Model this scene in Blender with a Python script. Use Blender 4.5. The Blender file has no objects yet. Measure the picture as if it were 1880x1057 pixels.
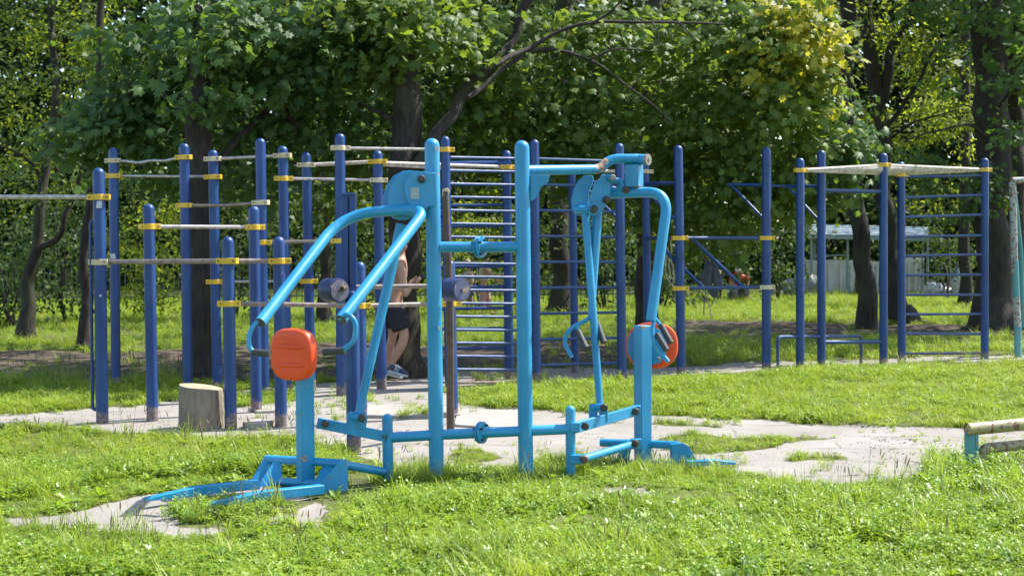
import bpy, math, random
import numpy as np
from mathutils import Vector, Matrix, noise

random.seed(7)
rng = np.random.default_rng(7)
SC = bpy.context.scene
COL = SC.collection

# ------------------------------------------------------------------ camera, sky, sun, exposure
F = 2500.0                                  # focal length in pixels of the 1880 x 1057 photograph
CAM = Vector((0, 0, 1.6))
PITCH = math.atan(90.5 / F)
ROLL = 0.006
_f = Vector((0, math.cos(PITCH), -math.sin(PITCH)))
_u0 = Vector((0, math.sin(PITCH), math.cos(PITCH)))
_r0 = Vector((1, 0, 0))
_r = _r0 * math.cos(ROLL) - _u0 * math.sin(ROLL)
_u = _r0 * math.sin(ROLL) + _u0 * math.cos(ROLL)
cam = bpy.data.objects.new('camera', bpy.data.cameras.new('camera'))
COL.objects.link(cam)
cam.data.sensor_width = 36
cam.data.lens = F * 36 / 1880
cam.data.clip_end = 800
cam.data.dof.use_dof = True
cam.data.dof.focus_distance = 10.0
cam.data.dof.aperture_fstop = 4.5
_m = Matrix((_r, _u, -_f)).transposed().to_4x4()
_m.translation = CAM
cam.matrix_world = _m
SC.camera = cam

SUN_EL, SUN_AZ = math.radians(54), math.radians(66)     # azimuth measured from +Y towards +X
SUN = Vector((math.cos(SUN_EL) * math.sin(SUN_AZ), math.cos(SUN_EL) * math.cos(SUN_AZ), math.sin(SUN_EL)))
world = bpy.data.worlds.new('World')
SC.world = world
world.use_nodes = True
wn = world.node_tree
sky = wn.nodes.new('ShaderNodeTexSky')
sky.sky_type = 'NISHITA'
sky.sun_disc = False
sky.sun_elevation = SUN_EL
sky.sun_rotation = SUN_AZ
wn.links.new(sky.outputs[0], wn.nodes['Background'].inputs[0])
wn.nodes['Background'].inputs[1].default_value = 0.15
sl = bpy.data.lights.new('sun', 'SUN')
sl.energy = 4.3
sl.angle = math.radians(0.5)
sl.color = (1, 0.96, 0.90)
so = bpy.data.objects.new('sun', sl)
so.rotation_euler = (-SUN).to_track_quat('-Z', 'Y').to_euler()
so.location = (8, 6, 30)
COL.objects.link(so)
SC.view_settings.view_transform = 'Standard'
SC.view_settings.look = 'None'
SC.view_settings.exposure = 1.18
SC.view_settings.gamma = 1
try:
    SC.cycles.max_bounces = 7
    SC.cycles.diffuse_bounces = 4
    SC.cycles.transmission_bounces = 4
except Exception:
    pass


def P(px, py, Y):
    """world point seen at photo pixel (px, py) at depth Y"""
    d = _f * F + _r * (px - 940) - _u * (py - 528.5)
    return CAM + d * (Y / d.y)


def G(px, py, z=0.0):
    """world point at height z seen at photo pixel (px, py)"""
    d = _f * F + _r * (px - 940) - _u * (py - 528.5)
    return CAM + d * ((z - CAM.z) / d.z)


def GY(px, py, z=0.0):
    return G(px, py, z).y


# ------------------------------------------------------------------ materials
def new_mat(name):
    m = bpy.data.materials.new(name)
    m.use_nodes = True
    nt = m.node_tree
    b = nt.nodes['Principled BSDF']
    return m, nt, b


def N(nt, t, **kw):
    n = nt.nodes.new(t)
    for k, v in kw.items():
        if k in ('operation', 'data_type', 'blend_type', 'feature', 'attribute_name', 'noise_dimensions', 'clamp_factor'):
            setattr(n, k, v)
        else:
            n.inputs[k].default_value = v
    return n


def pos_node(nt):
    return nt.nodes.new('ShaderNodeNewGeometry').outputs['Position']


def noise_n(nt, vec, scale, detail=4, rough=0.55):
    n = N(nt, 'ShaderNodeTexNoise', Scale=scale, Detail=detail, Roughness=rough)
    nt.links.new(vec, n.inputs['Vector'])
    return n.outputs['Fac']


def ramp(nt, fac, a, b, lo=0.0, hi=1.0):
    n = nt.nodes.new('ShaderNodeMapRange')
    n.inputs['From Min'].default_value = a
    n.inputs['From Max'].default_value = b
    n.inputs['To Min'].default_value = lo
    n.inputs['To Max'].default_value = hi
    nt.links.new(fac, n.inputs['Value'])
    return n.outputs[0]


def mix(nt, fac, a, b):
    n = nt.nodes.new('ShaderNodeMix')
    n.data_type = 'RGBA'
    for s, v in ((0, fac), (6, a), (7, b)):
        if isinstance(v, (tuple, list)):
            n.inputs[s].default_value = (*v, 1) if len(v) == 3 else v
        elif isinstance(v, (int, float)):
            n.inputs[s].default_value = v
        else:
            nt.links.new(v, n.inputs[s])
    return n.outputs[2]


def math_n(nt, op, a, b=None):
    n = nt.nodes.new('ShaderNodeMath')
    n.operation = op
    for i, v in enumerate((a, b)):
        if v is None:
            continue
        if isinstance(v, (int, float)):
            n.inputs[i].default_value = v
        else:
            nt.links.new(v, n.inputs[i])
    return n.outputs[0]


def bump(nt, b, fac, strength, dist=0.01):
    n = N(nt, 'ShaderNodeBump', Strength=strength, Distance=dist)
    nt.links.new(fac, n.inputs['Height'])
    nt.links.new(n.outputs[0], b.inputs['Normal'])


def mat_paint(name, base, fade, rough=0.38, chips=0.62, chip_col=(0.32, 0.24, 0.16), spots=(), foot=False, coat=0.2):
    """weathered gloss paint: mottled fading, small chips down to primer and rust, named big worn spots"""
    m, nt, b = new_mat(name)
    p = pos_node(nt)
    c = mix(nt, ramp(nt, noise_n(nt, p, 2.3, 5), 0.35, 0.7), base, fade)
    n2 = noise_n(nt, p, 26, 6, 0.65)
    sp = N(nt, 'ShaderNodeMapping', Scale=(60, 60, 5))
    nt.links.new(p, sp.inputs['Vector'])
    streak = noise_n(nt, sp.outputs[0], 1.0, 3)
    c = mix(nt, ramp(nt, streak, 0.55, 0.75, 0, 0.25), c, tuple(min(1, x * 1.5 + 0.03) for x in fade))
    ch = ramp(nt, n2, chips, chips + 0.015)
    fine = noise_n(nt, p, 45, 4)
    for (q, r) in spots:
        d = N(nt, 'ShaderNodeVectorMath', operation='DISTANCE')
        nt.links.new(p, d.inputs[0])
        d.inputs[1].default_value = q
        e = math_n(nt, 'ADD', d.outputs['Value'], math_n(nt, 'MULTIPLY', math_n(nt, 'SUBTRACT', fine, 0.5), r * 2.6))
        ch = math_n(nt, 'MAXIMUM', ch, ramp(nt, e, r * 0.9, r, 1, 0))
    if foot:
        s = N(nt, 'ShaderNodeSeparateXYZ')
        nt.links.new(p, s.inputs[0])
        e = math_n(nt, 'SUBTRACT', s.outputs[2], math_n(nt, 'MULTIPLY', noise_n(nt, p, 9, 3), 0.22))
        ch = math_n(nt, 'MAXIMUM', ch, ramp(nt, e, -0.03, 0.01, 0.85, 0))
    rust = mix(nt, ramp(nt, fine, 0.4, 0.62), chip_col, (0.17, 0.08, 0.04))
    c = mix(nt, ch, c, rust)
    nt.links.new(c, b.inputs['Base Color'])
    nt.links.new(math_n(nt, 'ADD', math_n(nt, 'MULTIPLY', ch, 0.4), ramp(nt, noise_n(nt, p, 8, 3), 0.3, 0.7, rough - 0.08, rough + 0.1)), b.inputs['Roughness'])
    b.inputs['Coat Weight'].default_value = coat
    b.inputs['Coat Roughness'].default_value = 0.25
    bump(nt, b, math_n(nt, 'SUBTRACT', noise_n(nt, p, 120, 3), math_n(nt, 'MULTIPLY', ch, 1.2)), 0.25, 0.002)
    return m


def mat_simple(name, base, var=None, rough=0.6, scale=12, metal=0.0, bmp=0.2, spec=0.5):
    m, nt, b = new_mat(name)
    p = pos_node(nt)
    var = var or tuple(x * 0.7 for x in base)
    n1 = noise_n(nt, p, scale, 6, 0.6)
    nt.links.new(mix(nt, ramp(nt, n1, 0.35, 0.68), base, var), b.inputs['Base Color'])
    b.inputs['Roughness'].default_value = rough
    b.inputs['Metallic'].default_value = metal
    b.inputs['Specular IOR Level'].default_value = spec
    if bmp:
        bump(nt, b, noise_n(nt, p, scale * 6, 4), bmp, 0.004)
    return m


def mat_leaf(name, dark, light, trans, tf=0.4, rough=0.42, spec=0.35, cool=None, instanced=False):
    m, nt, b = new_mat(name)
    if instanced:
        fac = nt.nodes.new('ShaderNodeObjectInfo').outputs['Random']
        p2 = pos_node(nt)
        fac = math_n(nt, 'ADD', math_n(nt, 'MULTIPLY', fac, 0.85), math_n(nt, 'MULTIPLY', math_n(nt, 'SUBTRACT', noise_n(nt, p2, 1.3, 5), 0.36), 1.1))
        fac = ramp(nt, fac, 0.0, 1.15)
    else:
        a = nt.nodes.new('ShaderNodeAttribute')
        a.attribute_name = 'tint'
        fac = a.outputs['Fac']
    c = mix(nt, fac, dark, light)
    nt.links.new(c, b.inputs['Base Color'])
    b.inputs['Roughness'].default_value = rough
    b.inputs['Specular IOR Level'].default_value = spec
    t = nt.nodes.new('ShaderNodeBsdfTranslucent')
    nt.links.new(mix(nt, fac, tuple(x * 0.7 for x in trans), trans), t.inputs[0])
    ms = nt.nodes.new('ShaderNodeMixShader')
    ms.inputs[0].default_value = tf
    nt.links.new(b.outputs[0], ms.inputs[1])
    nt.links.new(t.outputs[0], ms.inputs[2])
    nt.links.new(ms.outputs[0], nt.nodes['Material Output'].inputs[0])
    return m


def mat_bark(name, a, bcol, scale=1.0):
    m, nt, b = new_mat(name)
    p = pos_node(nt)
    mp = N(nt, 'ShaderNodeMapping', Scale=(14 * scale, 14 * scale, 2.6 * scale))
    nt.links.new(p, mp.inputs['Vector'])
    n1 = noise_n(nt, mp.outputs[0], 1.6, 8, 0.68)
    n2 = noise_n(nt, p, 2.2, 4)
    c = mix(nt, ramp(nt, n1, 0.36, 0.66), a, bcol)
    c = mix(nt, ramp(nt, n2, 0.5, 0.72, 0, 0.5), c, (0.06, 0.075, 0.03))
    nt.links.new(c, b.inputs['Base Color'])
    b.inputs['Roughness'].default_value = 0.9
    bump(nt, b, n1, 0.9, 0.03)
    return m


# ------------------------------------------------------------------ mesh helpers
ORIG = {}


class MB:
    def __init__(s):
        s.v, s.f = [], []

    def add(s, vs, fs):
        o = len(s.v)
        s.v += [tuple(x) for x in vs]
        s.f += [tuple(i + o for i in f) for f in fs]
        return s

    def tube(s, pts, r, n=14, cap=True, squash=None):
        pts = [Vector(p) for p in pts]
        k = len(pts)
        rs = r if isinstance(r, (list, tuple)) else [r] * k
        ts = []
        for i in range(k):
            a = pts[max(i - 1, 0)]
            b = pts[min(i + 1, k - 1)]
            ts.append((b - a).normalized())
        ref = Vector((0, 0, 1)) if abs(ts[0].z) < 0.9 else Vector((1, 0, 0))
        nx = ts[0].cross(ref).normalized()
        vs = []
        for i in range(k):
            t = ts[i]
            nx = (nx - t * nx.dot(t)).normalized()
            ny = t.cross(nx)
            for j in range(n):
                a = 2 * math.pi * j / n
                vs.append(pts[i] + (nx * math.cos(a) + ny * math.sin(a)) * rs[i])
        fs = []
        for i in range(k - 1):
            for j in range(n):
                fs.append((i * n + j, i * n + (j + 1) % n, (i + 1) * n + (j + 1) % n, (i + 1) * n + j))
        if cap:
            fs.append(tuple(range(n - 1, -1, -1)))
            fs.append(tuple((k - 1) * n + j for j in range(n)))
        return s.add(vs, fs)

    def domed(s, a, b, r, n=18):
        """a post from a up to b with a rounded top"""
        a, b = Vector(a), Vector(b)
        t = (b - a).normalized()
        pts, rs = [a, a.lerp(b, 0.5), b - t * r], [r, r, r]
        for i in range(1, 6):
            q = math.pi / 2 * i / 6
            pts.append(b - t * r + t * r * math.sin(q))
            rs.append(r * math.cos(q))
        pts.append(b)
        rs.append(r * 0.06)
        return s.tube(pts, rs, n)

    def box(s, c, size, ax=None):
        c = Vector(c)
        ax = ax or (Vector((1, 0, 0)), Vector((0, 1, 0)), Vector((0, 0, 1)))
        vs = []
        for i in (-1, 1):
            for j in (-1, 1):
                for k in (-1, 1):
                    vs.append(c + ax[0] * (i * size[0] / 2) + ax[1] * (j * size[1] / 2) + ax[2] * (k * size[2] / 2))
        return s.add(vs, [(0, 1, 3, 2), (4, 6, 7, 5), (0, 4, 5, 1), (2, 3, 7, 6), (0, 2, 6, 4), (1, 5, 7, 3)])

    def beam(s, a, b, w, h):
        """rectangular bar from a to b: w sideways, h upright"""
        a, b = Vector(a), Vector(b)
        t = (b - a).normalized()
        up = Vector((0, 0, 1)) if abs(t.z) < 0.95 else Vector((0, 1, 0))
        x = t.cross(up).normalized()
        z = x.cross(t)
        return s.box((a + b) / 2, ((b - a).length, w, h), (t, x, z))

    def prism(s, pts, th):
        """polygon given by 3-D points, extruded by the vector th (half each way)"""
        th = Vector(th)
        n = len(pts)
        vs = [Vector(p) - th / 2 for p in pts] + [Vector(p) + th / 2 for p in pts]
        fs = [tuple(range(n)), tuple(range(2 * n - 1, n - 1, -1))]
        fs += [(i, n + i, n + (i + 1) % n, (i + 1) % n) for i in range(n)]
        return s.add(vs, fs)

    def ball(s, c, rad, n=12, m=8, ax=None):
        c = Vector(c)
        if isinstance(rad, (int, float)):
            rad = (rad,) * 3
        ax = ax or (Vector((1, 0, 0)), Vector((0, 1, 0)), Vector((0, 0, 1)))
        vs = [c + ax[2] * rad[2]]
        for i in range(1, m):
            th = math.pi * i / m
            for j in range(n):
                a = 2 * math.pi * j / n
                vs.append(c + ax[0] * (rad[0] * math.sin(th) * math.cos(a)) + ax[1] * (rad[1] * math.sin(th) * math.sin(a)) + ax[2] * (rad[2] * math.cos(th)))
        vs.append(c - ax[2] * rad[2])
        fs = [(0, 1 + j, 1 + (j + 1) % n) for j in range(n)]
        for i in range(m - 2):
            for j in range(n):
                fs.append((1 + i * n + j, 1 + (i + 1) * n + j, 1 + (i + 1) * n + (j + 1) % n, 1 + i * n + (j + 1) % n))
        e = len(vs) - 1
        fs += [(e, 1 + (m - 2) * n + (j + 1) % n, 1 + (m - 2) * n + j) for j in range(n)]
        return s.add(vs, fs)

    def build(s, name, mat, parent=None, smooth=True, bevel=0.0, origin=None):
        o0 = ORIG[parent.name] if parent is not None else Vector(origin or (0, 0, 0))
        me = bpy.data.meshes.new(name)
        me.from_pydata([tuple(Vector(v) - o0) for v in s.v], [], s.f)
        me.materials.append(mat)
        me.update()
        if smooth:
            me.shade_smooth()
            me.set_sharp_from_angle(angle=math.radians(38))
        o = bpy.data.objects.new(name, me)
        COL.objects.link(o)
        if parent is not None:
            o.parent = parent
        else:
            o.location = o0
        ORIG[o.name] = o0
        if bevel:
            bv = o.modifiers.new('bevel', 'BEVEL')
            bv.width = bevel
            bv.segments = 2
            bv.limit_method = 'ANGLE'
        return o


def fillet(pts, rad, seg=7):
    pts = [Vector(p) for p in pts]
    if isinstance(rad, (int, float)):
        rad = [rad] * len(pts)
    out = [pts[0]]
    for i in range(1, len(pts) - 1):
        a, b, c = pts[i - 1], pts[i], pts[i + 1]
        u, w = (a - b), (c - b)
        d = min(rad[i], u.length * 0.48, w.length * 0.48)
        p0, p2 = b + u.normalized() * d, b + w.normalized() * d
        for k in range(seg + 1):
            t = k / seg
            out.append(p0 * (1 - t) ** 2 + b * 2 * t * (1 - t) + p2 * t * t)
    out.append(pts[-1])
    return out


def curve_pts(pts, seg=8):
    """Catmull-Rom through points"""
    pts = [Vector(p) for p in pts]
    q = [pts[0] * 2 - pts[1]] + pts + [pts[-1] * 2 - pts[-2]]
    out = []
    for i in range(1, len(q) - 2):
        for k in range(seg):
            t = k / seg
            a, b, c, d = q[i - 1], q[i], q[i + 1], q[i + 2]
            out.append(0.5 * ((2 * b) + (c - a) * t + (2 * a - 5 * b + 4 * c - d) * t * t + (3 * b - a - 3 * c + d) * t ** 3))
    out.append(pts[-1])
    return out


def thing(name, label, cat, loc, group=None):
    o = bpy.data.objects.new(name, None)
    o.empty_display_size = 0.1
    COL.objects.link(o)
    o.location = Vector(loc)
    ORIG[o.name] = Vector(loc)
    o['label'] = label
    o['category'] = cat
    if group:
        o['group'] = group
    return o


def tag(o, label, cat, group=None, kind=None):
    o['label'] = label
    o['category'] = cat
    if group:
        o['group'] = group
    if kind:
        o['kind'] = kind
    return o


# ------------------------------------------------------------------ colours
MACH_SPOTS = [(P(961, 452, 9.05), 0.035), (P(966, 470, 9.05), 0.03), (P(972, 446, 9.05), 0.032), (P(953, 292, 9.07), 0.014), (P(959, 350, 9.07), 0.016), (P(949, 286, 9.07), 0.01),
              (P(1104, 303, 9.33), 0.045), (P(1110, 295, 9.35), 0.03), (P(1098, 322, 9.33), 0.03), (P(1170, 344, 9.4), 0.03),
              (P(1072, 415, 9.42), 0.018), (P(1074, 425, 9.42), 0.014), (P(1130, 345, 9.45), 0.018), (P(814, 452, 8.98), 0.012),
              (P(1004, 322, 9.2), 0.012), (P(706, 868, 8.9), 0.01), (P(800, 786, 8.95), 0.018), (P(968, 779, 9.08), 0.016), (P(558, 842, 8.66), 0.022), (P(637, 850, 8.6), 0.018), (P(700, 388, 8.95), 0.012), (P(1180, 600, 9.57), 0.02), (P(1176, 640, 9.55), 0.014), (P(1252, 815, 9.5), 0.022), (P(806, 320, 8.92), 0.012), (P(556, 760, 8.66), 0.008), (P(797, 690, 8.95), 0.009), (P(962, 640, 9.06), 0.01), (P(575, 480, 8.5), 0.008)]
CYAN = mat_paint('cyan_paint', (0.006, 0.21, 0.40), (0.03, 0.30, 0.52), 0.40, 0.685, (0.42, 0.30, 0.19), MACH_SPOTS, coat=0.15)
NAVY = mat_paint('navy_paint', (0.003, 0.033, 0.145), (0.010, 0.060, 0.20), 0.42, 0.70, (0.26, 0.22, 0.2), foot=True, coat=0.05)
NAVY_WORN = mat_paint('worn_navy_paint', (0.010, 0.043, 0.145), (0.038, 0.078, 0.19), 0.45, 0.68, (0.25, 0.2, 0.17), foot=True, coat=0.0)
NAVY_DRUM = mat_paint('scratched_navy_paint', (0.010, 0.02, 0.085), (0.03, 0.05, 0.13), 0.5, 0.64, (0.3, 0.2, 0.14))
YEL = mat_paint('yellow_paint', (0.62, 0.36, 0.006), (0.68, 0.45, 0.03), 0.45, 0.66, (0.25, 0.13, 0.05))
CREAM = mat_paint('faded_cream_paint', (0.6, 0.53, 0.36), (0.5, 0.38, 0.18), 0.6, 0.62, (0.3, 0.17, 0.08))
STEEL = mat_simple('worn_steel', (0.55, 0.53, 0.5), (0.3, 0.26, 0.22), 0.3, 30, 0.85, 0.1)
BROWN = mat_simple('worn_brown_pipe', (0.19, 0.14, 0.11), (0.33, 0.28, 0.24), 0.4, 22, 0.5, 0.15)
WHITEBAR = mat_simple('peeling_white_paint', (0.62, 0.57, 0.5), (0.36, 0.25, 0.17), 0.6, 20, 0, 0.3)
BOLT = mat_simple('dark_bolt_cap', (0.03, 0.026, 0.024), (0.1, 0.08, 0.06), 0.5, 60, 0.3, 0.2)
STEELCAP = mat_simple('grey_metal_cap', (0.33, 0.31, 0.27), (0.22, 0.19, 0.15), 0.5, 40, 0.5, 0.2)
ORANGE = mat_simple('orange_plastic', (0.88, 0.085, 0.012), (0.78, 0.07, 0.010), 0.42, 9, 0, 0.06)
RUBBER = mat_simple('black_rubber_grip', (0.028, 0.028, 0.028), (0.06, 0.058, 0.055), 0.6, 40, 0, 0.4)
RUST = mat_simple('rusty_steel', (0.13, 0.09, 0.07), (0.07, 0.05, 0.042), 0.75, 18, 0.1, 0.5)
STICK = mat_simple('faded_sticker', (0.36, 0.42, 0.42), (0.25, 0.34, 0.37), 0.7, 80, 0, 0)
STICKW = mat_simple('torn_white_sticker', (0.6, 0.6, 0.62), (0.3, 0.33, 0.4), 0.7, 90, 0, 0)
WOODEND = mat_simple('cut_wood', (0.42, 0.33, 0.22), (0.27, 0.2, 0.13), 0.85, 22, 0, 0.4)
BARK = mat_bark('bark', (0.012, 0.009, 0.007), (0.05, 0.038, 0.028))
BARK2 = mat_bark('grey_bark', (0.03, 0.025, 0.019), (0.11, 0.09, 0.07))
SLAB = mat_simple('old_concrete', (0.36, 0.325, 0.285), (0.26, 0.235, 0.2), 0.9, 5, 0, 0.5)

# ------------------------------------------------------------------ blue workout frames
R_POST = 0.055


def post(parent, top, base, Y=None, r=R_POST, mat=None, zext=0.0):
    """post whose foot and top are given by photo pixels; the depth comes from its foot on the ground"""
    b = G(*base)
    if Y:
        b = P(base[0], base[1], Y)
        b.z = 0
    t = P(top[0], top[1], b.y)
    m = MB().domed(b - Vector((0, 0, 0.1)), t, r)
    o = m.build('post', mat or NAVY, parent)
    return dict(o=o, b=b, t=t, r=r)


def at_h(p, py):
    """point on a post's axis that shows at pixel row py"""
    lo, hi = 0.0, 1.0
    for _ in range(30):
        k = (lo + hi) / 2
        q = p['b'].lerp(p['t'], k)
        d = q - CAM
        row = 528.5 - F * d.dot(_u) / d.dot(_f)
        if row > py:
            lo = k
        else:
            hi = k
    return p['b'].lerp(p['t'], (lo + hi) / 2)


def clamp(p, py, toward, mat, h=0.05):
    """bolted strap round a post, with a lug on each side along the bar"""
    c = at_h(p, py)
    d = Vector(toward) - c
    d.z = 0
    d.normalize()
    s = Vector((d.y, -d.x, 0))
    if s.y > 0:
        s = -s                               # s points at the viewer's side
    r = p['r'] + 0.006
    m = MB()
    n = 20
    prof = []
    for (rr, z) in ((r, -h / 2), (r, h / 2)):
        for j in range(n):
            a = 2 * math.pi * j / n
            prof.append(c + (d * math.cos(a) + s * math.sin(a)) * rr + Vector((0, 0, z)))
    m.add(prof, [(j, (j + 1) % n, n + (j + 1) % n, n + j) for j in range(n)] + [tuple(range(n - 1, -1, -1)), tuple(range(n, 2 * n))])
    for k in (-1, 1):
        m.box(c + d * (k * (r + 0.012)) + s * 0.012, (0.055, 0.05, h * 0.98), (d, s, Vector((0, 0, 1))))
    m2 = m.build('clamp', mat, p['o'], bevel=0.004)
    bm = MB()
    for k in (-1, 1):
        q = c + d * (k * (r + 0.014)) + s * 0.036
        bm.tube([q, q + s * 0.008], 0.0075, 8)
    # bolts are surface pattern of the clamp: same mesh, second material
    o0 = ORIG[m2.name]
    me = m2.data
    nv, nf = len(me.vertices), len(me.polygons)
    vs = [tuple(v.co) for v in me.vertices] + [tuple(Vector(v) - o0) for v in bm.v]
    fs = [tuple(f.vertices) for f in me.polygons] + [tuple(i + nv for i in f) for f in bm.f]
    me2 = bpy.data.meshes.new('clamp')
    me2.from_pydata(vs, [], fs)
    me2.materials.append(mat)
    me2.materials.append(BOLT)
    for i, f in enumerate(me2.polygons):
        f.material_index = 0 if i < nf else 1
    me2.shade_smooth()
    me2.set_sharp_from_angle(angle=math.radians(38))
    m2.data = me2
    bpy.data.meshes.remove(me)
    return c


def bar(parent, a, b, mat, r=0.017, sag=0.0, name='crossbar', jig=0.0):
    a, b = Vector(a), Vector(b)
    pts = []
    n = 12 if (sag or jig) else 2
    for i in range(n + 1):
        t = i / n
        q = a.lerp(b, t)
        q.z -= sag * 4 * t * (1 - t)
        q.z += jig * math.sin(t * 14) * (1 - abs(2 * t - 1))
        pts.append(q)
    return MB().tube(pts, r, 12).build(name, mat, parent)


def clamped_bar(parent, pa, ya, ma, pb, yb, mb_, mat, r=0.017, sag=0, jig=0, off=0.05):
    ca, cb = at_h(pa, ya), at_h(pb, yb)
    d = (cb - ca)
    d.z = 0
    d.normalize()
    if ma:
        clamp(pa, ya, cb, ma)
    if mb_:
        clamp(pb, yb, ca, mb_)
    return bar(parent, ca + d * off * 0.6, cb - d * off * 0.6, mat, r, sag, jig=jig)


# -- low bars on the left
rig = thing('linked_low_bars', 'linked low exercise bars on short blue posts nearest the sawn log', 'exercise bars', G(188, 776))
pA = post(rig, (181, 308), (188, 776), r=0.053)
pF = post(rig, (418, 434), (424, 787), r=0.052)
pJ = post(rig, (512, 434), (516, 782), r=0.052)
pN = post(rig, (660, 480), (664, 776), r=0.05)
pS = post(rig, (825, 477), (832, 765), r=0.05)
pO0 = post(rig, (-150, 306), (-146, 780), r=0.053)
clamped_bar(rig, pO0, 362, CREAM, pA, 362, YEL, STEEL, 0.02)
clamped_bar(rig, pA, 481, CREAM, pF, 479, YEL, BROWN, 0.021)
clamped_bar(rig, pF, 479, None, pJ, 479, YEL, BROWN, 0.021)
clamped_bar(rig, pF, 557, YEL, pN, 561, YEL, BROWN, 0.021)
clamped_bar(rig, pN, 561, None, pS, 557, YEL, BROWN, 0.021)
hd = MB()
ya = pA['b'].y
hd.tube(fillet([P(181, 404, ya), P(166, 406, ya), P(170, 752, ya), P(186, 752, ya)], 0.05), 0.014, 10)
hd.build('handle', NAVY, rig)
for (p, py, w, h) in ((pA, 376, 0.05, 0.062), (pA, 542, 0.02, 0.02)):
    c = at_h(p, py)
    s = Vector((0.25, -0.97, 0))
    x = Vector((0.97, 0.25, 0))
    MB().prism([c + s * (p['r'] * 0.985) + x * (i * w / 2) + Vector((0, 0, j * h / 2)) for i, j in ((-1, -1), (1, -1), (1, 1), (-0.6, 1))], s * 0.02).build('sticker', STICKW, p['o'])

rig2 = thing('low_bar', 'single steel bar between two medium blue posts right behind the sawn log', 'exercise bar', G(280, 772))
pC = post(rig2, (273, 374), (280, 772), r=0.051)
pH = post(rig2, (466, 378), (471, 757), r=0.051)
clamped_bar(rig2, pC, 416, YEL, pH, 417, YEL, STEEL, 0.019)

# -- tall pull-up bars
rig3 = thing('pull_up_frame', 'cluster of tall blue posts with many pull-up bars in front of the dark trunks', 'pull-up bars', G(345, 720))
pB = post(rig3, (208, 271), (213, 713), r=0.051)
pD = post(rig3, (338, 263), (345, 720), r=0.053)
pE = post(rig3, (391, 275), (399, 718), r=0.052)
pG = post(rig3, (478, 254), (485, 727), r=0.053)
pI = post(rig3, (519, 268), (527, 722), r=0.053)
pK = post(rig3, (562, 279), (571, 714), r=0.052)
pL = post(rig3, (624, 245), (627, 725), r=0.054)
pM = post(rig3, (693, 276), (701, 714), r=0.055)
clamped_bar(rig3, pB, 295, CREAM, pD, 289, YEL, STEEL, 0.017, 0.03, 0.012)
clamped_bar(rig3, pB, 323, YEL, pE, 325, YEL, STEEL, 0.017)
clamped_bar(rig3, pE, 292, CREAM, pI, 286, CREAM, STEEL, 0.018)
clamped_bar(rig3, pD, 377, YEL, pG, 372, CREAM, BROWN, 0.018, 0.015)
clamped_bar(rig3, pG, 445, YEL, pL, 442, YEL, BROWN, 0.018)
clamped_bar(rig3, pI, 328, YEL, pM, 331, CREAM, STEEL, 0.018)
clamped_bar(rig3, pK, 303, CREAM, pM, 297, YEL, WHITEBAR, 0.021)
clamped_bar(rig3, pE, 517, YEL, pK, 516, YEL, STEEL, 0.016)
c = at_h(pB, 470)
MB().prism([c + Vector((i * 0.03, -0.0525, j * 0.03)) for i, j in ((-1, -1), (1, -1), (0.6, 1), (-1, 0.7))], (0, 0.01, 0)).build('sticker', STICKW, pB['o'])

# -- wall bars
rig4 = thing('wall_bars', 'double blue climbing ladder with close and wide rungs directly behind the two light blue posts', 'climbing ladder', G(985, 701))
pO = post(rig4, (817, 250), (826, 715), r=0.05)
pR = post(rig4, (981, 256), (985, 701), r=0.052)
pT = post(rig4, (1137, 263), (1142, 694), r=0.053)
pQ = post(rig4, (930, 276), (935, 696), r=0.052)
pQ2 = post(rig4, (796, 285), (806, 699), r=0.05)
for k in range(18):
    y = 289 + 24.3 * k
    bar(rig4, at_h(pO, y), at_h(pR, y + 3 - 0.12 * k), NAVY_WORN, 0.0165, name='rung')
for k in range(9):
    y = 291.5 + 47.35 * k
    bar(rig4, at_h(pR, y), at_h(pT, y + 5 - k * 1.2), NAVY_WORN, 0.0165, name='rung')
for y in (302, 340, 378, 416, 453, 490, 528, 567, 604, 640):
    bar(rig4, at_h(pQ2, y), at_h(pQ, y - 2), NAVY, 0.018 if y > 310 else 0.034, name='rung')
clamped_bar(rig4, pL, 272, CREAM, pO, 275, YEL, STEEL, 0.018)
clamped_bar(rig4, pM, 299, None, pQ, 307, YEL, WHITEBAR, 0.021)
bar(rig4, at_h(pM, 303), at_h(pQ, 316), WHITEBAR, 0.012)

# -- pull-up station with triangular arms, left one
rig5 = thing('dip_station', 'blue dip bars with two sloping rails hung with ropes right of the orange disc', 'dip bars', G(1251, 690))
pSS = post(rig5, (1050, 302), (1056, 684), r=0.047)
pU = post(rig5, (1185, 296), (1190, 676), r=0.05)
pV = post(rig5, (1245, 267), (1251, 690), r=0.053)
pW = post(rig5, (1407, 270), (1407, 683), r=0.054)
clamped_bar(rig5, pSS, 314, None, pU, 315, CREAM, WHITEBAR, 0.02)
clamped_bar(rig5, pV, 437, YEL, pW, 437, YEL, NAVY_WORN, 0.02)
clamped_bar(rig5, pV, 529, YEL, pW, 527, CREAM, NAVY_WORN, 0.02)
cU, cV = at_h(pU, 438), at_h(pV, 437)
bar(rig5, cU, cV, NAVY_WORN, 0.02)
bar(rig5, at_h(pU, 340), at_h(pV, 336), NAVY, 0.02)


def arm(parent, p, y, tip, ylow, r=0.019):
    """cantilever arm with a diagonal brace"""
    a = at_h(p, y)
    bar(parent, a, tip, NAVY, r, name='arm')
    bar(parent, at_h(p, ylow), tip + (a - tip) * 0.06, NAVY, r * 0.85, name='brace')


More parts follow.
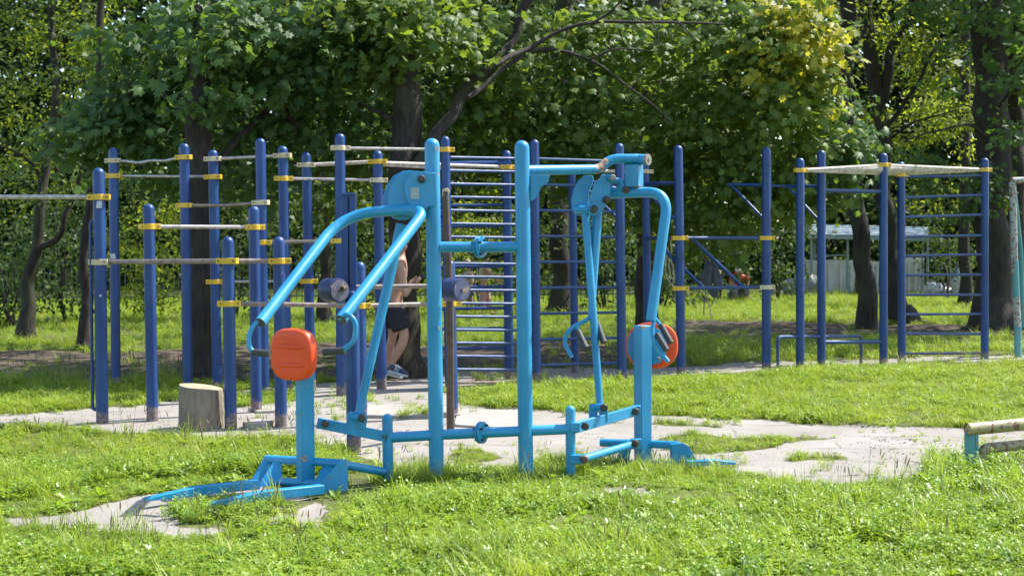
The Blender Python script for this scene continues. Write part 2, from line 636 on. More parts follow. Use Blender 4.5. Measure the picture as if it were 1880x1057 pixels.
tipT = P(1060, 334, pT['b'].y + 0.5)
tipV = P(1165, 336, pV['b'].y + 0.5)
arm(rig5, pV, 337, tipV, 410)
arm(rig5, pT, 338, tipT, 405)
bar(rig5, tipT, tipV, NAVY, 0.018)
topb, lowb = at_h(pV, 437), at_h(pW, 437)
lo1, lo2 = at_h(pV, 529), at_h(pW, 527)
for (xt, yt, xb) in ((1274, 441, 1365), (1206, 446, 1294)):
    Yt = topb.y + (lowb.y - topb.y) * (xt - 1245) / 162
    k = (xb - 1251) / (1407 - 1251)
    e = lo1.lerp(lo2, k)
    bar(rig5, P(xt, yt, Yt + 0.06), e + Vector((0, 0.03, 0)), NAVY, 0.022, name='sloping_rail')

# -- right station
rig6 = thing('monkey_bars', 'blue monkey bars with white overhead rungs and a ten-rung ladder at the right', 'monkey bars', G(1655, 666))
pX = post(rig6, (1469, 290), (1469, 680), r=0.051)
pY = post(rig6, (1508, 276), (1508, 676), r=0.051)
pZ = post(rig6, (1622, 281), (1622, 669), r=0.052)
pAA = post(rig6, (1654, 297), (1656, 666), r=0.051)
pAB = post(rig6, (1808, 290), (1808, 658), r=0.051)
tW = P(1338, 339, pW['b'].y + 0.35)
tY = P(1442, 342, pY['b'].y + 0.35)
arm(rig6, pW, 340, tW, 407)
arm(rig6, pY, 342, tY, 410)
bar(rig6, tW, tY, NAVY, 0.018)
for (y1, y2) in ((325, 322), (363, 358), (399, 394), (435, 432), (470, 467), (505, 504), (541, 541), (577, 576), (612, 613), (649, 648)):
    bar(rig6, at_h(pAA, y1), at_h(pAB, y2), NAVY_WORN, 0.0175, name='rung')
bar(rig6, at_h(pY, 350), at_h(pZ, 352), NAVY_WORN, 0.026)
bar(rig6, at_h(pY, 628), at_h(pZ, 627), NAVY_WORN, 0.026)
clamp(pX, 313, at_h(pZ, 303), YEL)
clamp(pZ, 303, at_h(pAB, 312), YEL)
clamp(pAB, 312, at_h(pZ, 303), YEL)
clamp(pAA, 321, at_h(pX, 313), YEL)
q1, q2, q3, q4 = at_h(pX, 313), at_h(pZ, 304), at_h(pAA, 320), at_h(pAB, 312)
bar(rig6, q1, q2, WHITEBAR, 0.023, name='side_rail')
bar(rig6, q3, q4, WHITEBAR, 0.023, name='side_rail')
bar(rig6, q2, q4, WHITEBAR, 0.024, name='end_rail')
bar(rig6, q1, q3, WHITEBAR, 0.022, name='end_rail')
for k in range(1, 8):
    t = k / 8
    bar(rig6, q1.lerp(q2, t), q3.lerp(q4, t), WHITEBAR, 0.016, name='overhead_rung')

m = MB()
yr = GY(1428, 684)
yr2 = GY(1581, 669)
m.tube(fillet([G(1428, 684) - Vector((0, 0, 0.05)), P(1428, 618, yr), P(1581, 617, yr2), G(1581, 669) - Vector((0, 0, 0.05))], 0.07), 0.02, 12)
tag(m.build('low_rail', NAVY_WORN, None, origin=G(1428, 684)), 'low navy pipe hoop between the legs of the monkey bars', 'rail')

# ------------------------------------------------------------------ barbell stand behind the machine
bb = thing('barbell_stand', 'navy slotted barbell guide with rusty brown upright behind the orange seat pad', 'weight stand', G(650, 830))
yb = GY(650, 830)
MB().domed(G(650, 830) - Vector((0, 0, .1)), P(646, 530, yb), 0.054).build('post', NAVY, bb)
g = MB()
for xx in (633.5, 648.5):
    g.beam(P(xx, 534, yb), P(xx - 1, 355, yb), 0.05, 0.03)
g.beam(P(628, 357, yb), P(654, 357, yb), 0.05, 0.02)
g.beam(P(628, 534, yb), P(664, 534, yb), 0.06, 0.03)
g.build('slotted_guide', NAVY, bb, bevel=0.003)
MB().beam(P(643, 530, yb + 0.02), P(641.5, 362, yb + 0.02), 0.03, 0.02).build('slot_channel', RUST, bb)
ybr = 10.75
MB().tube([G(827, 794) - Vector((0, 0, .1)), P(826, 560, ybr), P(818, 352, ybr)], [0.033, 0.031, 0.024], 14).build('upright', RUST, bb)
MB().prism([P(812, 348, ybr), P(822, 345, ybr), P(826, 352, ybr), P(820, 363, ybr), P(812, 360, ybr)], (0, 0.03, 0)).build('bracket', CREAM, bb, bevel=0.003)
bl = thing('barbell', 'barbell with two scratched navy drum weights hung behind the light blue arms', 'barbell', P(725, 526, 10.5))
MB().tube([P(630, 527, 10.22), P(838, 524, 10.5)], 0.018, 12).build('bar', BROWN, bl)
ax = Vector((0.66, -0.75, 0))
for (fx, fy, Yd, fc) in ((624, 533, 10.1, CREAM), (848, 532, 10.38, NAVY_DRUM)):
    c1 = P(fx, fy, Yd)
    n = 28
    m = MB().tube([c1 - ax * 0.17, c1 - ax * 0.165, c1 - ax * 0.006, c1], [0.084, 0.089, 0.089, 0.085], n)
    w = m.build('drum_weight', NAVY_DRUM, bl)
    MB().tube([c1 + ax * 0.0005, c1 + ax * 0.003], 0.079, n).build('end_plate', mat_paint('scraped_end', *(((0.10, 0.10, 0.15), (0.30, 0.23, 0.19)) if fc is CREAM else ((0.035, 0.055, 0.14), (0.11, 0.12, 0.19))), 0.55, 0.57, (0.38, 0.27, 0.2)), w)
    MB().tube([c1 + ax * 0.002, c1 + ax * 0.02], 0.012, 10).build('axle_nut', BROWN, w)
cr = P(624, 533, 10.08)
MB().tube([cr + ax * 0.02, P(628, 529, 10.03), P(640, 526, 10.24)], 0.016, 8).build('crank', RUST, bl)

# ------------------------------------------------------------------ the light blue double machine
mach = thing('exercise_machine', 'light blue double pull-down and press machine with two orange seat pads', 'exercise machine', G(884, 881))


def mpart(mb, name, mat=CYAN, parent=mach, bevel=0.0):
    return mb.build(name, mat, parent, bevel=bevel)


Y1, Y2 = GY(802, 884), GY(966, 880)
post1 = mpart(MB().domed(G(802, 884) - Vector((0, 0, .15)), P(793, 254, Y1), 0.0495, 24), 'post')
post2 = mpart(MB().domed(G(966, 880) - Vector((0, 0, .15)), P(958, 258, Y2), 0.0495, 24), 'post')
for (cx, cy, w, h, Yk) in ((802, 273, 0.022, 0.034, Y1), (807, 602, 0.02, 0.024, Y1)):
    c = P(cx, cy, Y1 - 0.045)
    MB().prism([c + Vector((i * w / 2, i * 0.004 - 0.003, j * h / 2)) for i, j in ((-1, -1), (1, -1), (1, 1), (-1, 1))], (0, 0.004, 0)).build('sticker', STICKW, post1)
ys1, ys2 = GY(713, 889), GY(1048, 878)
st1 = mpart(MB().domed(G(713, 889) - Vector((0, 0, .1)), P(711, 759, ys1), 0.035, 20), 'stub_post')
st2 = mpart(MB().domed(G(1048, 878) - Vector((0, 0, .1)), P(1047, 744, ys2), 0.033, 20), 'stub_post')
lowbar = mpart(MB().tube([P(711, 803, ys1), P(802, 798, Y1), P(966, 790.5, Y2), P(1047, 787, ys2)], 0.034, 18), 'lower_crossbar')
upbar = mpart(MB().tube([P(806, 453.5, Y1), P(958, 453.5, Y2)], 0.036, 18), 'upper_crossbar')


def flange(px, py, Y, par, r=0.073):
    c = P(px, py, Y)
    d = (P(966, 790.5, Y2) - P(802, 798, Y1)).normalized()
    s = d.cross(Vector((0, 0, 1))).normalized()
    up = s.cross(d)
    d2 = (d * 0.82 + Vector((0.1, -0.57, 0))).normalized()
    s = d2.cross(Vector((0, 0, 1))).normalized()
    up = s.cross(d2)
    m = MB()
    for k in (-0.009, 0.009):
        m.tube([c + d2 * (k - 0.0065), c + d2 * (k + 0.0065)], r, 26)
    fl = mpart(m, 'flange', CYAN, par, 0.002)
    b = MB()
    for a in (0.6, 0.6 + math.pi / 2, 0.6 + math.pi, 0.6 + 3 * math.pi / 2):
        q = c + (s * math.cos(a) + up * math.sin(a)) * (r * 0.74)
        b.tube([q - d2 * 0.034, q + d2 * 0.034], 0.009, 6)
    b.build('flange_bolt', BOLT, fl)


flange(884, 793.5, (Y1 + Y2) / 2, lowbar)
flange(881, 453.5, (Y1 + Y2) / 2, upbar)


def bolt(parent, px, py, Y, r=0.022, d=(0.1, -0.99, 0.05), mat=BOLT, L=0.03):
    c = P(px, py, Y)
    d = Vector(d).normalized()
    MB().tube([c, c + d * L * 0.7, c + d * L], [r, r, r * 0.75], 16).tube([c + d * L, c + d * (L + 0.008)], r * 0.4, 6).build('bolt', mat, parent)


# left station ---------------------------------------------------------------
cax = (Vector((0.85, 0.53, 0)), Vector((0.53, -0.85, 0)), Vector((0, 0, 1)))


def column(top, bot, Y, side=0.092):
    a, b = P(*top, Y), P(*bot, Y)
    b.x += 0
    return mpart(MB().box((a + b) / 2, (side, side, (a - b).length), cax), 'seat_column', bevel=0.006)


colL = column((560, 612), (560, 893), 8.72)
nL = Vector((-0.50, -0.866, 0))
lL = Vector((0.866, -0.50, 0))


def pad_outline(w, h, k=3.2, n=40, taper=0.0):
    out = []
    for i in range(n):
        a = 2 * math.pi * i / n
        ca, sa = math.cos(a), math.sin(a)
        x = math.copysign(abs(ca) ** (2 / k), ca) * w / 2
        y = math.copysign(abs(sa) ** (2 / k), sa) * h / 2
        x *= 1 + taper * (y / h)
        out.append((x, y))
    return out


def pad(center, nrm, lat, w, h, th, taper, name='seat_pad', mat=ORANGE, par=mach, k=3.2):
    m = MB()
    up = Vector((0, 0, 1))
    rings = [(-0.5, 0.94), (-0.46, 0.985), (-0.3, 1.0), (0.15, 1.0), (0.36, 0.98), (0.46, 0.93), (0.5, 0.84), (0.49, 0.6), (0.47, 0.3)]
    n = 44
    vs = []
    for (t, s) in rings:
        for (x, y) in pad_outline(w * s, h * s, k, n, taper):
            vs.append(center + nrm * (t * th) + lat * x + up * y)
    fs = []
    for i in range(len(rings) - 1):
        for j in range(n):
            fs.append((i * n + j, i * n + (j + 1) % n, (i + 1) * n + (j + 1) % n, (i + 1) * n + j))
    fs.append(tuple(range(n - 1, -1, -1)))
    fs.append(tuple((len(rings) - 1) * n + j for j in range(n)))
    m.add(vs, fs)
    if name == 'seat_pad':
        for dz in (0.052, -0.064):
            a = center + nrm * (th * 0.47) - lat * w * 0.33 + up * dz
            b = center + nrm * (th * 0.47) + lat * w * 0.36 + up * dz
            q = [a.lerp(b, i / 6) for i in range(7)]
            m.tube(q, [0.005, 0.013, 0.016, 0.016, 0.016, 0.013, 0.005], 10)
    return m.build(name, mat, par)


pcL = P(538.5, 650.5, 8.60)
sp = pad(pcL, nL, lL, 0.33, 0.33, 0.075, 0.05, k=2.9)
pad(pcL - nL * 0.045, nL, lL, 0.27, 0.27, 0.012, 0.0, 'back_plate', CYAN, mach, 2.6)
mpart(MB().beam(P(558, 650, 8.70), pcL - nL * 0.04, 0.05, 0.05), 'pad_bracket')

# links of the left station
lk = mpart(MB().beam(P(582, 775.5, 8.76), P(708, 801, ys1 - 0.035), 0.03, 0.068), 'upper_link', bevel=0.003)
bolt(lk, 597, 777.5, 8.72, 0.026)
bolt(lk, 704, 800, 8.83, 0.026)
lk2 = mpart(MB().tube([P(628, 852, 8.66), P(706, 866, ys1 - 0.02)], 0.028, 14), 'lower_link')
bolt(lk2, 705, 866, 8.85, 0.03, mat=RUST)
lug = MB()
for dx in (-8, 10):
    lug.prism([P(646 + dx, 785, 8.78), P(645 + dx, 760, 8.78), P(652 + dx, 754, 8.78), P(660 + dx, 756, 8.78), P(664 + dx, 766, 8.78), P(661 + dx, 788, 8.78)], Vector((0.55, -0.83, 0)) * 0.012)
lug.tube([P(643, 765, 8.80), P(668, 767, 8.74)], 0.026, 14)
lgo = mpart(lug, 'clevis', CYAN, lk, 0.002)
bolt(lgo, 664, 766.5, 8.73, 0.026)
rodL = mpart(MB().tube([P(737, 412, 8.98), P(659, 758, 8.79)], [0.036, 0.027], 14), 'push_rod')

# press arm: one bent tube with a handle at each end
E1, C1, C2, E2 = P(478, 592, 8.20), P(632, 391, 9.0), P(783, 384, 8.82), P(626, 587, 8.02)
ua = mpart(MB().tube(fillet([E1, C1, C2, E2], [0, 0.34, 0.13, 0], 10), 0.036, 20), 'press_arm')
for (e, d) in ((E1, (E1 - C1).normalized()), (E2, (E2 - C2).normalized())):
    MB().tube([e - d * 0.002, e + d * 0.003], 0.032, 18).build('end_plug', RUST, ua)
hL = mpart(MB().tube(curve_pts([P(480, 584, 8.22), P(465, 599, 8.19), P(457, 620, 8.18), P(460, 640, 8.17), P(471, 647, 8.17)]), 0.0145, 12), 'handle', CYAN, ua)
MB().tube([P(465, 646.5, 8.17), P(496, 649, 8.13)], 0.0215, 14).build('grip', RUBBER, hL)
hR = mpart(MB().tube(curve_pts([P(624, 586, 8.03), P(636, 577.5, 8.0), P(649, 586, 7.98), P(653, 603, 7.98), P(648, 626, 7.98), P(629, 643.5, 7.98)]), 0.0155, 12), 'handle', CYAN, ua)
MB().tube([P(633, 643, 7.98), P(594, 646.5, 8.02)], 0.0215, 14).build('grip', RUBBER, hR)

# pivot plates
thv = Vector((0.18, -0.98, 0)) * 0.014
fp = [(757, 316), (764, 313.5), (800.5, 318), (802, 377), (787, 379.5), (779, 384), (762, 381), (750, 375), (744, 359), (742, 341), (746, 329)]
for (Yq, nm) in ((Y1 - 0.075, 0), (Y1 + 0.06, 1)):
    pl = mpart(MB().prism([P(x, y, Yq) for x, y in fp], thv), 'pivot_plate', bevel=0.003)
    if nm == 0:
        bolt(pl, 773.5, 329, Yq - 0.008, 0.026, L=0.04)
        c = [(753.5, 345), (769, 344), (770, 366), (754, 365.5)]
        MB().prism([P(x, y, Yq - 0.0085) for x, y in c], (0, 0.003, 0)).build('sticker', STICK, pl)
sec1 = [(757, 313), (744, 315), (730, 323), (719, 338), (713, 357), (711.5, 384), (752, 386), (766, 350), (777, 330), (770, 318)]
sec2 = [(754, 313), (740, 314), (722, 323), (710, 340), (703, 362), (700, 385), (740, 386), (758, 350), (770, 330), (765, 318)]
mpart(MB().prism([P(x, y, Y1 - 0.045) for x, y in sec1], thv), 'swing_plate', bevel=0.003)
mpart(MB().prism([P(x, y, Y1 + 0.035) for x, y in sec2], thv), 'swing_plate', bevel=0.003)
mpart(MB().tube([P(773, 329, Y1 - 0.08), P(776, 329, Y1 + 0.07)], 0.03, 16), 'pivot_tube')
mpart(MB().prism([P(x, y, 8.95) for x, y in ((716, 388), (762, 385), (760, 398), (745, 404), (735, 404), (722, 400))], (0.02, -0.07, 0)), 'weld_plate', bevel=0.004)

# foot frame of the left station
ff = mpart(MB().tube([P(489, 842, 8.93), P(560, 846, 8.75), P(636, 851, 8.60)], 0.028, 14), 'foot_frame_tube')
mpart(MB().tube([P(500, 883, 8.83), P(592, 887, 8.60)], 0.026, 14), 'foot_frame_tube')


def skid(a, b, h0, name='skid'):
    a, b = Vector(a), Vector(b)
    t = (b - a).normalized()
    x = t.cross(Vector((0, 0, 1))).normalized()
    m = MB()
    prof = [(0, 0.016), (0.45, h0), (1, h0)]
    vs = []
    for (k, h) in prof:
        c = a.lerp(b, k)
        for (i, j) in ((-1, 0), (1, 0), (1, 1), (-1, 1)):
            vs.append(c + x * (i * 0.032) + Vector((0, 0, j * h)))
    fs = [(3, 2, 1, 0)]
    for i in range(2):
        for j in range(4):
            fs.append((i * 4 + j, i * 4 + (j + 1) % 4, (i + 1) * 4 + (j + 1) % 4, (i + 1) * 4 + j))
    fs.append((8, 9, 10, 11))
    m.add(vs, fs)
    return mpart(m, name, bevel=0.003)


skid(G(264, 919, 0.045), G(474, 896, 0.04), 0.055)
skid(G(383, 928, 0.045), G(592, 905, 0.04), 0.055)


def plate(pts, Y, th=(0.012, -0.02, 0), name='foot_plate'):
    if not isinstance(Y, (list, tuple)):
        Y = [Y] * len(pts)
    return mpart(MB().prism([P(x, y, yy) for (x, y), yy in zip(pts, Y)], th), name, bevel=0.002)


sidev = Vector((0.74, -0.67, 0)).normalized()
plate([(461, 887), (489, 838), (502, 838), (474, 895)], [8.82, 8.93, 8.93, 8.82], sidev * 0.04)
plate([(470, 900), (506, 842), (515, 842), (516, 876), (500, 897)], [8.74, 8.86, 8.86, 8.8, 8.74], sidev * 0.02)
plate([(577, 891), (600, 852), (612, 852), (590, 890)], [8.56, 8.66, 8.66, 8.56], sidev * 0.05)
plate([(583, 908), (590, 883), (627, 842), (635, 843), (639, 849), (638, 899), (628, 905)], [8.48, 8.5, 8.58, 8.59, 8.6, 8.59, 8.57], Vector((0.3, -0.95, 0)) * 0.012)

# right station --------------------------------------------------------------
colR = column((1180, 597), (1180, 850), 9.62)
nR = Vector((0.20, 0.98, 0)).normalized()
lR = Vector((0.98, -0.20, 0)).normalized()
pcR = P(1196, 635, 9.72)
pad(pcR + nR * 0.045, nR, lR, 0.37, 0.33, 0.075, 0.0, k=2.45)
pad(P(1188, 635, 9.70), nR, lR, 0.28, 0.27, 0.012, 0.0, 'back_plate', CYAN, mach, 2.5)
bolt(mach, 1209, 658, 9.6, 0.012, L=0.02, mat=STEELCAP)
rlk = mpart(MB().beam(P(1055, 785, ys2 - 0.03), P(1172, 752, 9.54), 0.03, 0.072), 'upper_link', bevel=0.003)
bolt(rlk, 1073.5, 782, ys2 - 0.05, 0.026)
bolt(rlk, 1166, 754.5, 9.48, 0.026)
rlk2 = mpart(MB().tube([P(1060, 845, ys2), P(1166, 814, 9.55)], 0.028, 14), 'lower_link')
bolt(rlk2, 1072, 842.5, ys2 - 0.06, 0.028, mat=RUST)
bolt(rlk2, 1166, 813, 9.5, 0.026)
mpart(MB().beam(P(1047, 783, ys2 - 0.02), P(1064, 783, ys2 - 0.02), 0.06, 0.06).beam(P(1047, 842, ys2 - 0.02), P(1066, 842, ys2 - 0.02), 0.06, 0.06), 'link_lug', bevel=0.003)
mpart(MB().beam(P(1160, 753, 9.52), P(1176, 753, 9.52), 0.05, 0.07).beam(P(1158, 814, 9.52), P(1177, 814, 9.52), 0.05, 0.07), 'link_lug', bevel=0.003)
lug = MB()
for dx in (-3, 16):
    lug.prism([P(1085 + dx, 776, 9.24), P(1084 + dx, 748, 9.24), P(1089 + dx, 741, 9.24), P(1097 + dx, 741, 9.24), P(1100 + dx, 749, 9.24), P(1100 + dx, 772, 9.24)], Vector((-0.35, -0.93, 0)) * 0.012)
lug.tube([P(1084, 747, 9.26), P(1108, 747, 9.2)], 0.024, 14)
lgo = mpart(lug, 'clevis', CYAN, rlk, 0.002)
bolt(lgo, 1108.5, 747.5, 9.2, 0.027)
mpart(MB().tube([P(1075, 392, 9.42), P(1090, 590, 9.33), P(1101, 742, 9.25)], [0.029, 0.027, 0.025], 14), 'push_rod')
# overhead arm
oh = mpart(MB().tube(fillet([P(960, 313, Y2), P(1100, 311, 9.36), P(1122, 291.5, 9.40), P(1178, 292, 9.40)], [0, 0.04, 0.09, 0], 7), 0.034, 18), 'overhead_arm')
capd = Vector((0.80, -0.6, 0)).normalized()
cc = P(1166, 292, 9.42)
mpart(MB().tube([cc, P(1186, 293.5, 9.37)], 0.037, 20), 'pivot_boss', CYAN, oh)
e = P(1186, 293.5, 9.37)
MB().tube([e, e + capd * 0.022], 0.039, 20).tube([e + capd * 0.02, e + capd * 0.03], 0.012, 6).build('end_cap', STEELCAP, oh)
mpart(MB().prism([P(x, y, Y2 - 0.0) for x, y in ((974, 321), (1009, 322), (1007, 335), (993, 343.5), (990, 352), (982, 366), (974, 370))], (0, 0.014, 0)), 'gusset', bevel=0.002)
bx = MB()
c = (P(1163, 303, 9.42) + P(1165, 343, 9.42)) / 2
bx.box(c, (0.10, 0.11, 0.155), (Vector((0.90, -0.43, 0)), Vector((0.43, 0.90, 0)), Vector((0, 0, 1))))
mpart(bx, 'hanger_box', CYAN, mach, 0.006)
# pull-down arm
pa = mpart(MB().tube(fillet([P(1118, 355, 9.48), P(1170, 354, 9.42), P(1224, 350, 9.30), P(1196, 586, 9.16)], [0, 0.05, 0.17, 0], 9), [0.034] * 21 + [0.034], 18) if False else MB().tube(fillet([P(1118, 356, 9.48), P(1228, 351, 9.30), P(1195, 588, 9.16)], [0, 0.17, 0], 12), 0.0355, 18), 'pull_arm')
mpart(MB().tube([P(1097, 388, 9.44), P(1090, 500, 9.40), P(1085, 588, 9.36)], [0.034, 0.030, 0.023], 16), 'pull_arm')
bolt(pa, 1149, 349, 9.40, 0.026)
d1 = [(1072.5, 322.5), (1088, 322.5), (1089.5, 331), (1081, 355), (1079.6, 383.5), (1081, 395), (1060, 396), (1051, 386), (1049, 368), (1054, 347), (1062.6, 331)]
mpart(MB().prism([P(x, y, 9.46) for x, y in d1], Vector((-0.35, -0.93, 0)) * 0.014), 'pivot_plate', bevel=0.002)
d2 = [(1092, 334), (1107, 323), (1120, 320), (1131, 327), (1121, 340), (1120, 360), (1107, 385), (1100, 394), (1087, 397), (1081, 388), (1081, 370), (1087, 350)]
pp = mpart(MB().prism([P(x, y, 9.36) for x, y in d2], Vector((-0.35, -0.93, 0)) * 0.016), 'pivot_plate', bevel=0.002)
bolt(pp, 1090, 384, 9.35, 0.026)
bolt(pp, 1113, 367, 9.35, 0.026)
mpart(MB().tube([P(1056, 384, 9.46), P(1084, 386, 9.38)], 0.028, 14), 'pivot_tube')
pt = mpart(MB().tube([P(1108, 327, 9.45), P(1124, 327, 9.32)], 0.027, 16), 'pivot_tube')
bolt(pt, 1124, 327, 9.33, 0.022, mat=STEELCAP)
mpart(MB().tube(curve_pts([P(1126, 331, 9.42), P(1139, 334, 9.42), P(1143, 343, 9.42), P(1133, 349, 9.44), P(1124, 347, 9.46)]), 0.022, 12), 'swing_hook')
hh = mpart(MB().tube(curve_pts([P(1087, 580, 9.36), P(1072, 590, 9.33), P(1052, 600, 9.3), P(1040, 615, 9.28), P(1038, 632, 9.26), P(1050, 655, 9.22)]), 0.0145, 12), 'handle')
MB().tube([P(1061, 607, 9.28), P(1076, 639, 9.2)], 0.0215, 14).build('grip', RUBBER, hh)
MB().tube([P(1058, 598, 9.3), P(1063, 610, 9.28)], 0.013, 10).build('grip_stem', CYAN, hh)
MB().tube([P(1096, 592, 9.36), P(1109, 629, 9.28)], 0.0215, 14).build('grip', RUBBER, hh)
MB().tube([P(1086, 580, 9.36), P(1099, 600, 9.35)], 0.0125, 10).build('grip_stem', CYAN, hh)
hh = mpart(MB().tube(curve_pts([P(1203, 584, 9.16), P(1198, 606, 9.13), P(1203, 632, 9.1), P(1227, 664, 9.06)]), 0.0145, 12), 'handle')
MB().tube([P(1206, 613, 9.12), P(1224, 643, 9.06)], 0.021, 14).build('grip', RUBBER, hh)
MB().tube([P(1213, 596, 9.16), P(1232, 630, 9.1)], 0.021, 14).build('grip', RUBBER, hh)
MB().tube([P(1203, 584, 9.16), P(1214, 599, 9.15)], 0.0125, 10).build('grip_stem', CYAN, hh)
# foot frame of the right station
mpart(MB().tube([P(1103, 812, 9.78), P(1176, 814, 9.66), P(1246, 817, 9.5)], 0.029, 14), 'foot_frame_tube')
mpart(MB().tube([P(1118, 848, 9.66), P(1230, 852, 9.5)], 0.024, 14), 'foot_frame_tube')
plate([(1231, 815), (1252, 812), (1262, 818), (1285, 858), (1258, 866), (1234, 858)], 9.48, Vector((0.45, -0.9, 0)) * 0.03)
plate([(1135, 835), (1150, 818), (1158, 818), (1150, 860), (1135, 860)], 9.6, Vector((0.45, -0.9, 0)) * 0.03)
skid(G(1348, 851, 0.035), G(1262, 856, 0.035), 0.04)

# ------------------------------------------------------------------ sawn log
lg = thing('tree_stump', 'upright sawn log stump on the sandy ground beside the short blue posts', 'stump', G(362, 789))
yl = GY(362, 786) + 0.0
c0 = G(362, 790)
c0.y += 0.17
m = MB()
n = 40
prof = [(-0.06, 1.04), (0.02, 1.04), (0.06, 1.0), (0.15, 0.985), (0.25, 0.975), (0.335, 0.965), (0.352, 0.94)]
vs = []
for (z, k) in prof:
    for j in range(n):
        a = 2 * math.pi * j / n
        q = Vector((math.cos(a), math.sin(a), z))
        rr = 0.192 * k * (1 + 0.05 * noise.noise(Vector((math.cos(a) * 1.6, math.sin(a) * 1.6, z * 0.8))) + 0.022 * noise.noise(Vector((math.cos(a) * 6, math.sin(a) * 6, z * 2))))
        vs.append(c0 + Vector((rr * math.cos(a), rr * math.sin(a), z - 0.025 * math.cos(a) * (1 if z > 0.3 else 0))))
fs = []
for i in range(len(prof) - 1):
    for j in range(n):
        fs.append((i * n + j, i * n + (j + 1) % n, (i + 1) * n + (j + 1) % n, (i + 1) * n + j))
m.add(vs, fs)
BARE = mat_bark('bare_log', (0.15, 0.115, 0.083), (0.31, 0.255, 0.19), 0.8)
m.build('log_side', BARE, lg)
top = [Vector(v) for v in vs[-n:]]
ctr = sum(top, Vector()) / n
MB().add([ctr + Vector((0, 0, 0.002))] + [ctr.lerp(q, 0.55) + Vector((0, 0, 0.001)) for q in top] + top, [(0, 1 + j, 1 + (j + 1) % n) for j in range(n)] + [(1 + j, 1 + n + j, 1 + n + (j + 1) % n, 1 + (j + 1) % n) for j in range(n)]).build('cut_face', WOODEND, lg)

# ------------------------------------------------------------------ ground
_fv, _rv, _uv = (np.array(x) for x in (_f, _r, _u))


def to_px(x, y):
    d = np.stack([x, y, np.zeros_like(x) - CAM.z], -1)
    w = d @ _fv
    return 940 + F * (d @ _rv) / w, 528.5 - F * (d @ _uv) / w


def gpoly(pts):
    return np.array([[G(a, b).x, G(a, b).y] for a, b in pts])


def inside(poly, x, y):
    r = np.zeros(x.shape, bool)
    n = len(poly)
    for i in range(n):
        x1, y1 = poly[i]
        x2, y2 = poly[(i + 1) % n]
        c = ((y1 > y) != (y2 > y))
        with np.errstate(divide='ignore', invalid='ignore'):
            xi = (x2 - x1) * (y - y1) / (y2 - y1 + 1e-12) + x1
        r ^= c & (x < xi)
    return r


def vnoise(x, y, s, seed=0):
    """cheap value noise, vectorised"""
    x, y = x * s + seed * 17.3, y * s - seed * 9.1
    xi, yi = np.floor(x).astype(int), np.floor(y).astype(int)
    fx, fy = x - xi, y - yi
    fx, fy = fx * fx * (3 - 2 * fx), fy * fy * (3 - 2 * fy)

    def h(i, j):
        v = np.sin(i * 127.1 + j * 311.7 + seed * 74.7) * 43758.5453
        return v - np.floor(v)
    return (h(xi, yi) * (1 - fx) + h(xi + 1, yi) * fx) * (1 - fy) + (h(xi, yi + 1) * (1 - fx) + h(xi + 1, yi + 1) * fx) * fy


COURT = gpoly([(-200, 768), (60, 762), (190, 752), (330, 735), (420, 722), (560, 706), (690, 699), (842, 702), (838, 748), (1000, 755), (1180, 762), (1330, 771), (1600, 782),
               (2100, 792), (2100, 860), (1880, 864), (1770, 872), (1640, 882), (1500, 888), (1330, 872), (1240, 862), (1100, 858), (960, 858), (840, 864), (740, 868),
               (690, 838), (600, 822), (480, 817), (330, 807), (250, 797), (150, 792), (60, 785), (-200, 797)])
ISLANDS = [gpoly(p) for p in (
    [(1190, 806), (1250, 800), (1380, 802), (1520, 805), (1440, 817), (1330, 828), (1200, 832)],
    [(1450, 843), (1500, 836), (1580, 838), (1580, 845), (1500, 848)],
    [(836, 826), (890, 822), (930, 836), (900, 856), (840, 862)],
    [(1000, 862), (1010, 840), (1060, 836), (1100, 842), (1130, 866), (1060, 872)],
    [(330, 800), (480, 812), (600, 818), (600, 824), (480, 822), (330, 812)],
    [(720, 762), (790, 752), (790, 768), (730, 772)],
    [(1200, 778), (1330, 782), (1330, 787), (1200, 784)],
    [(410, 740), (480, 722), (560, 726), (560, 738), (450, 750)])]
BACKSTRIP = gpoly([(690, 700), (760, 690), (840, 681), (1000, 677), (1200, 676), (1450, 664), (1640, 659), (2000, 653), (2000, 662), (1720, 665), (1600, 672), (1400, 687), (1240, 696), (1100, 700), (960, 713), (840, 717)])
DIRT = gpoly([(-300, 655), (100, 646), (200, 650), (420, 640), (700, 628), (800, 640), (1000, 628), (1230, 640), (1230, 668), (1000, 672), (800, 684), (720, 696), (560, 700), (430, 706), (330, 704), (200, 704), (-300, 698)])
DIRT2 = gpoly([(1230, 592), (1400, 590), (1600, 598), (1900, 600), (1900, 625), (1700, 618), (1500, 622), (1230, 618)])
FRONT = gpoly([(30, 952), (120, 942), (200, 930), (290, 908), (400, 893), (470, 897), (560, 925), (620, 942), (600, 968), (500, 966), (420, 968), (400, 978), (300, 990), (230, 975), (130, 962), (60, 962)])
FISLAND = gpoly([(308, 955), (320, 935), (380, 918), (450, 912), (530, 925), (545, 945), (470, 955), (430, 968), (350, 965)])
THIN = gpoly([(1060, 905), (1160, 900), (1180, 912), (1100, 920)])


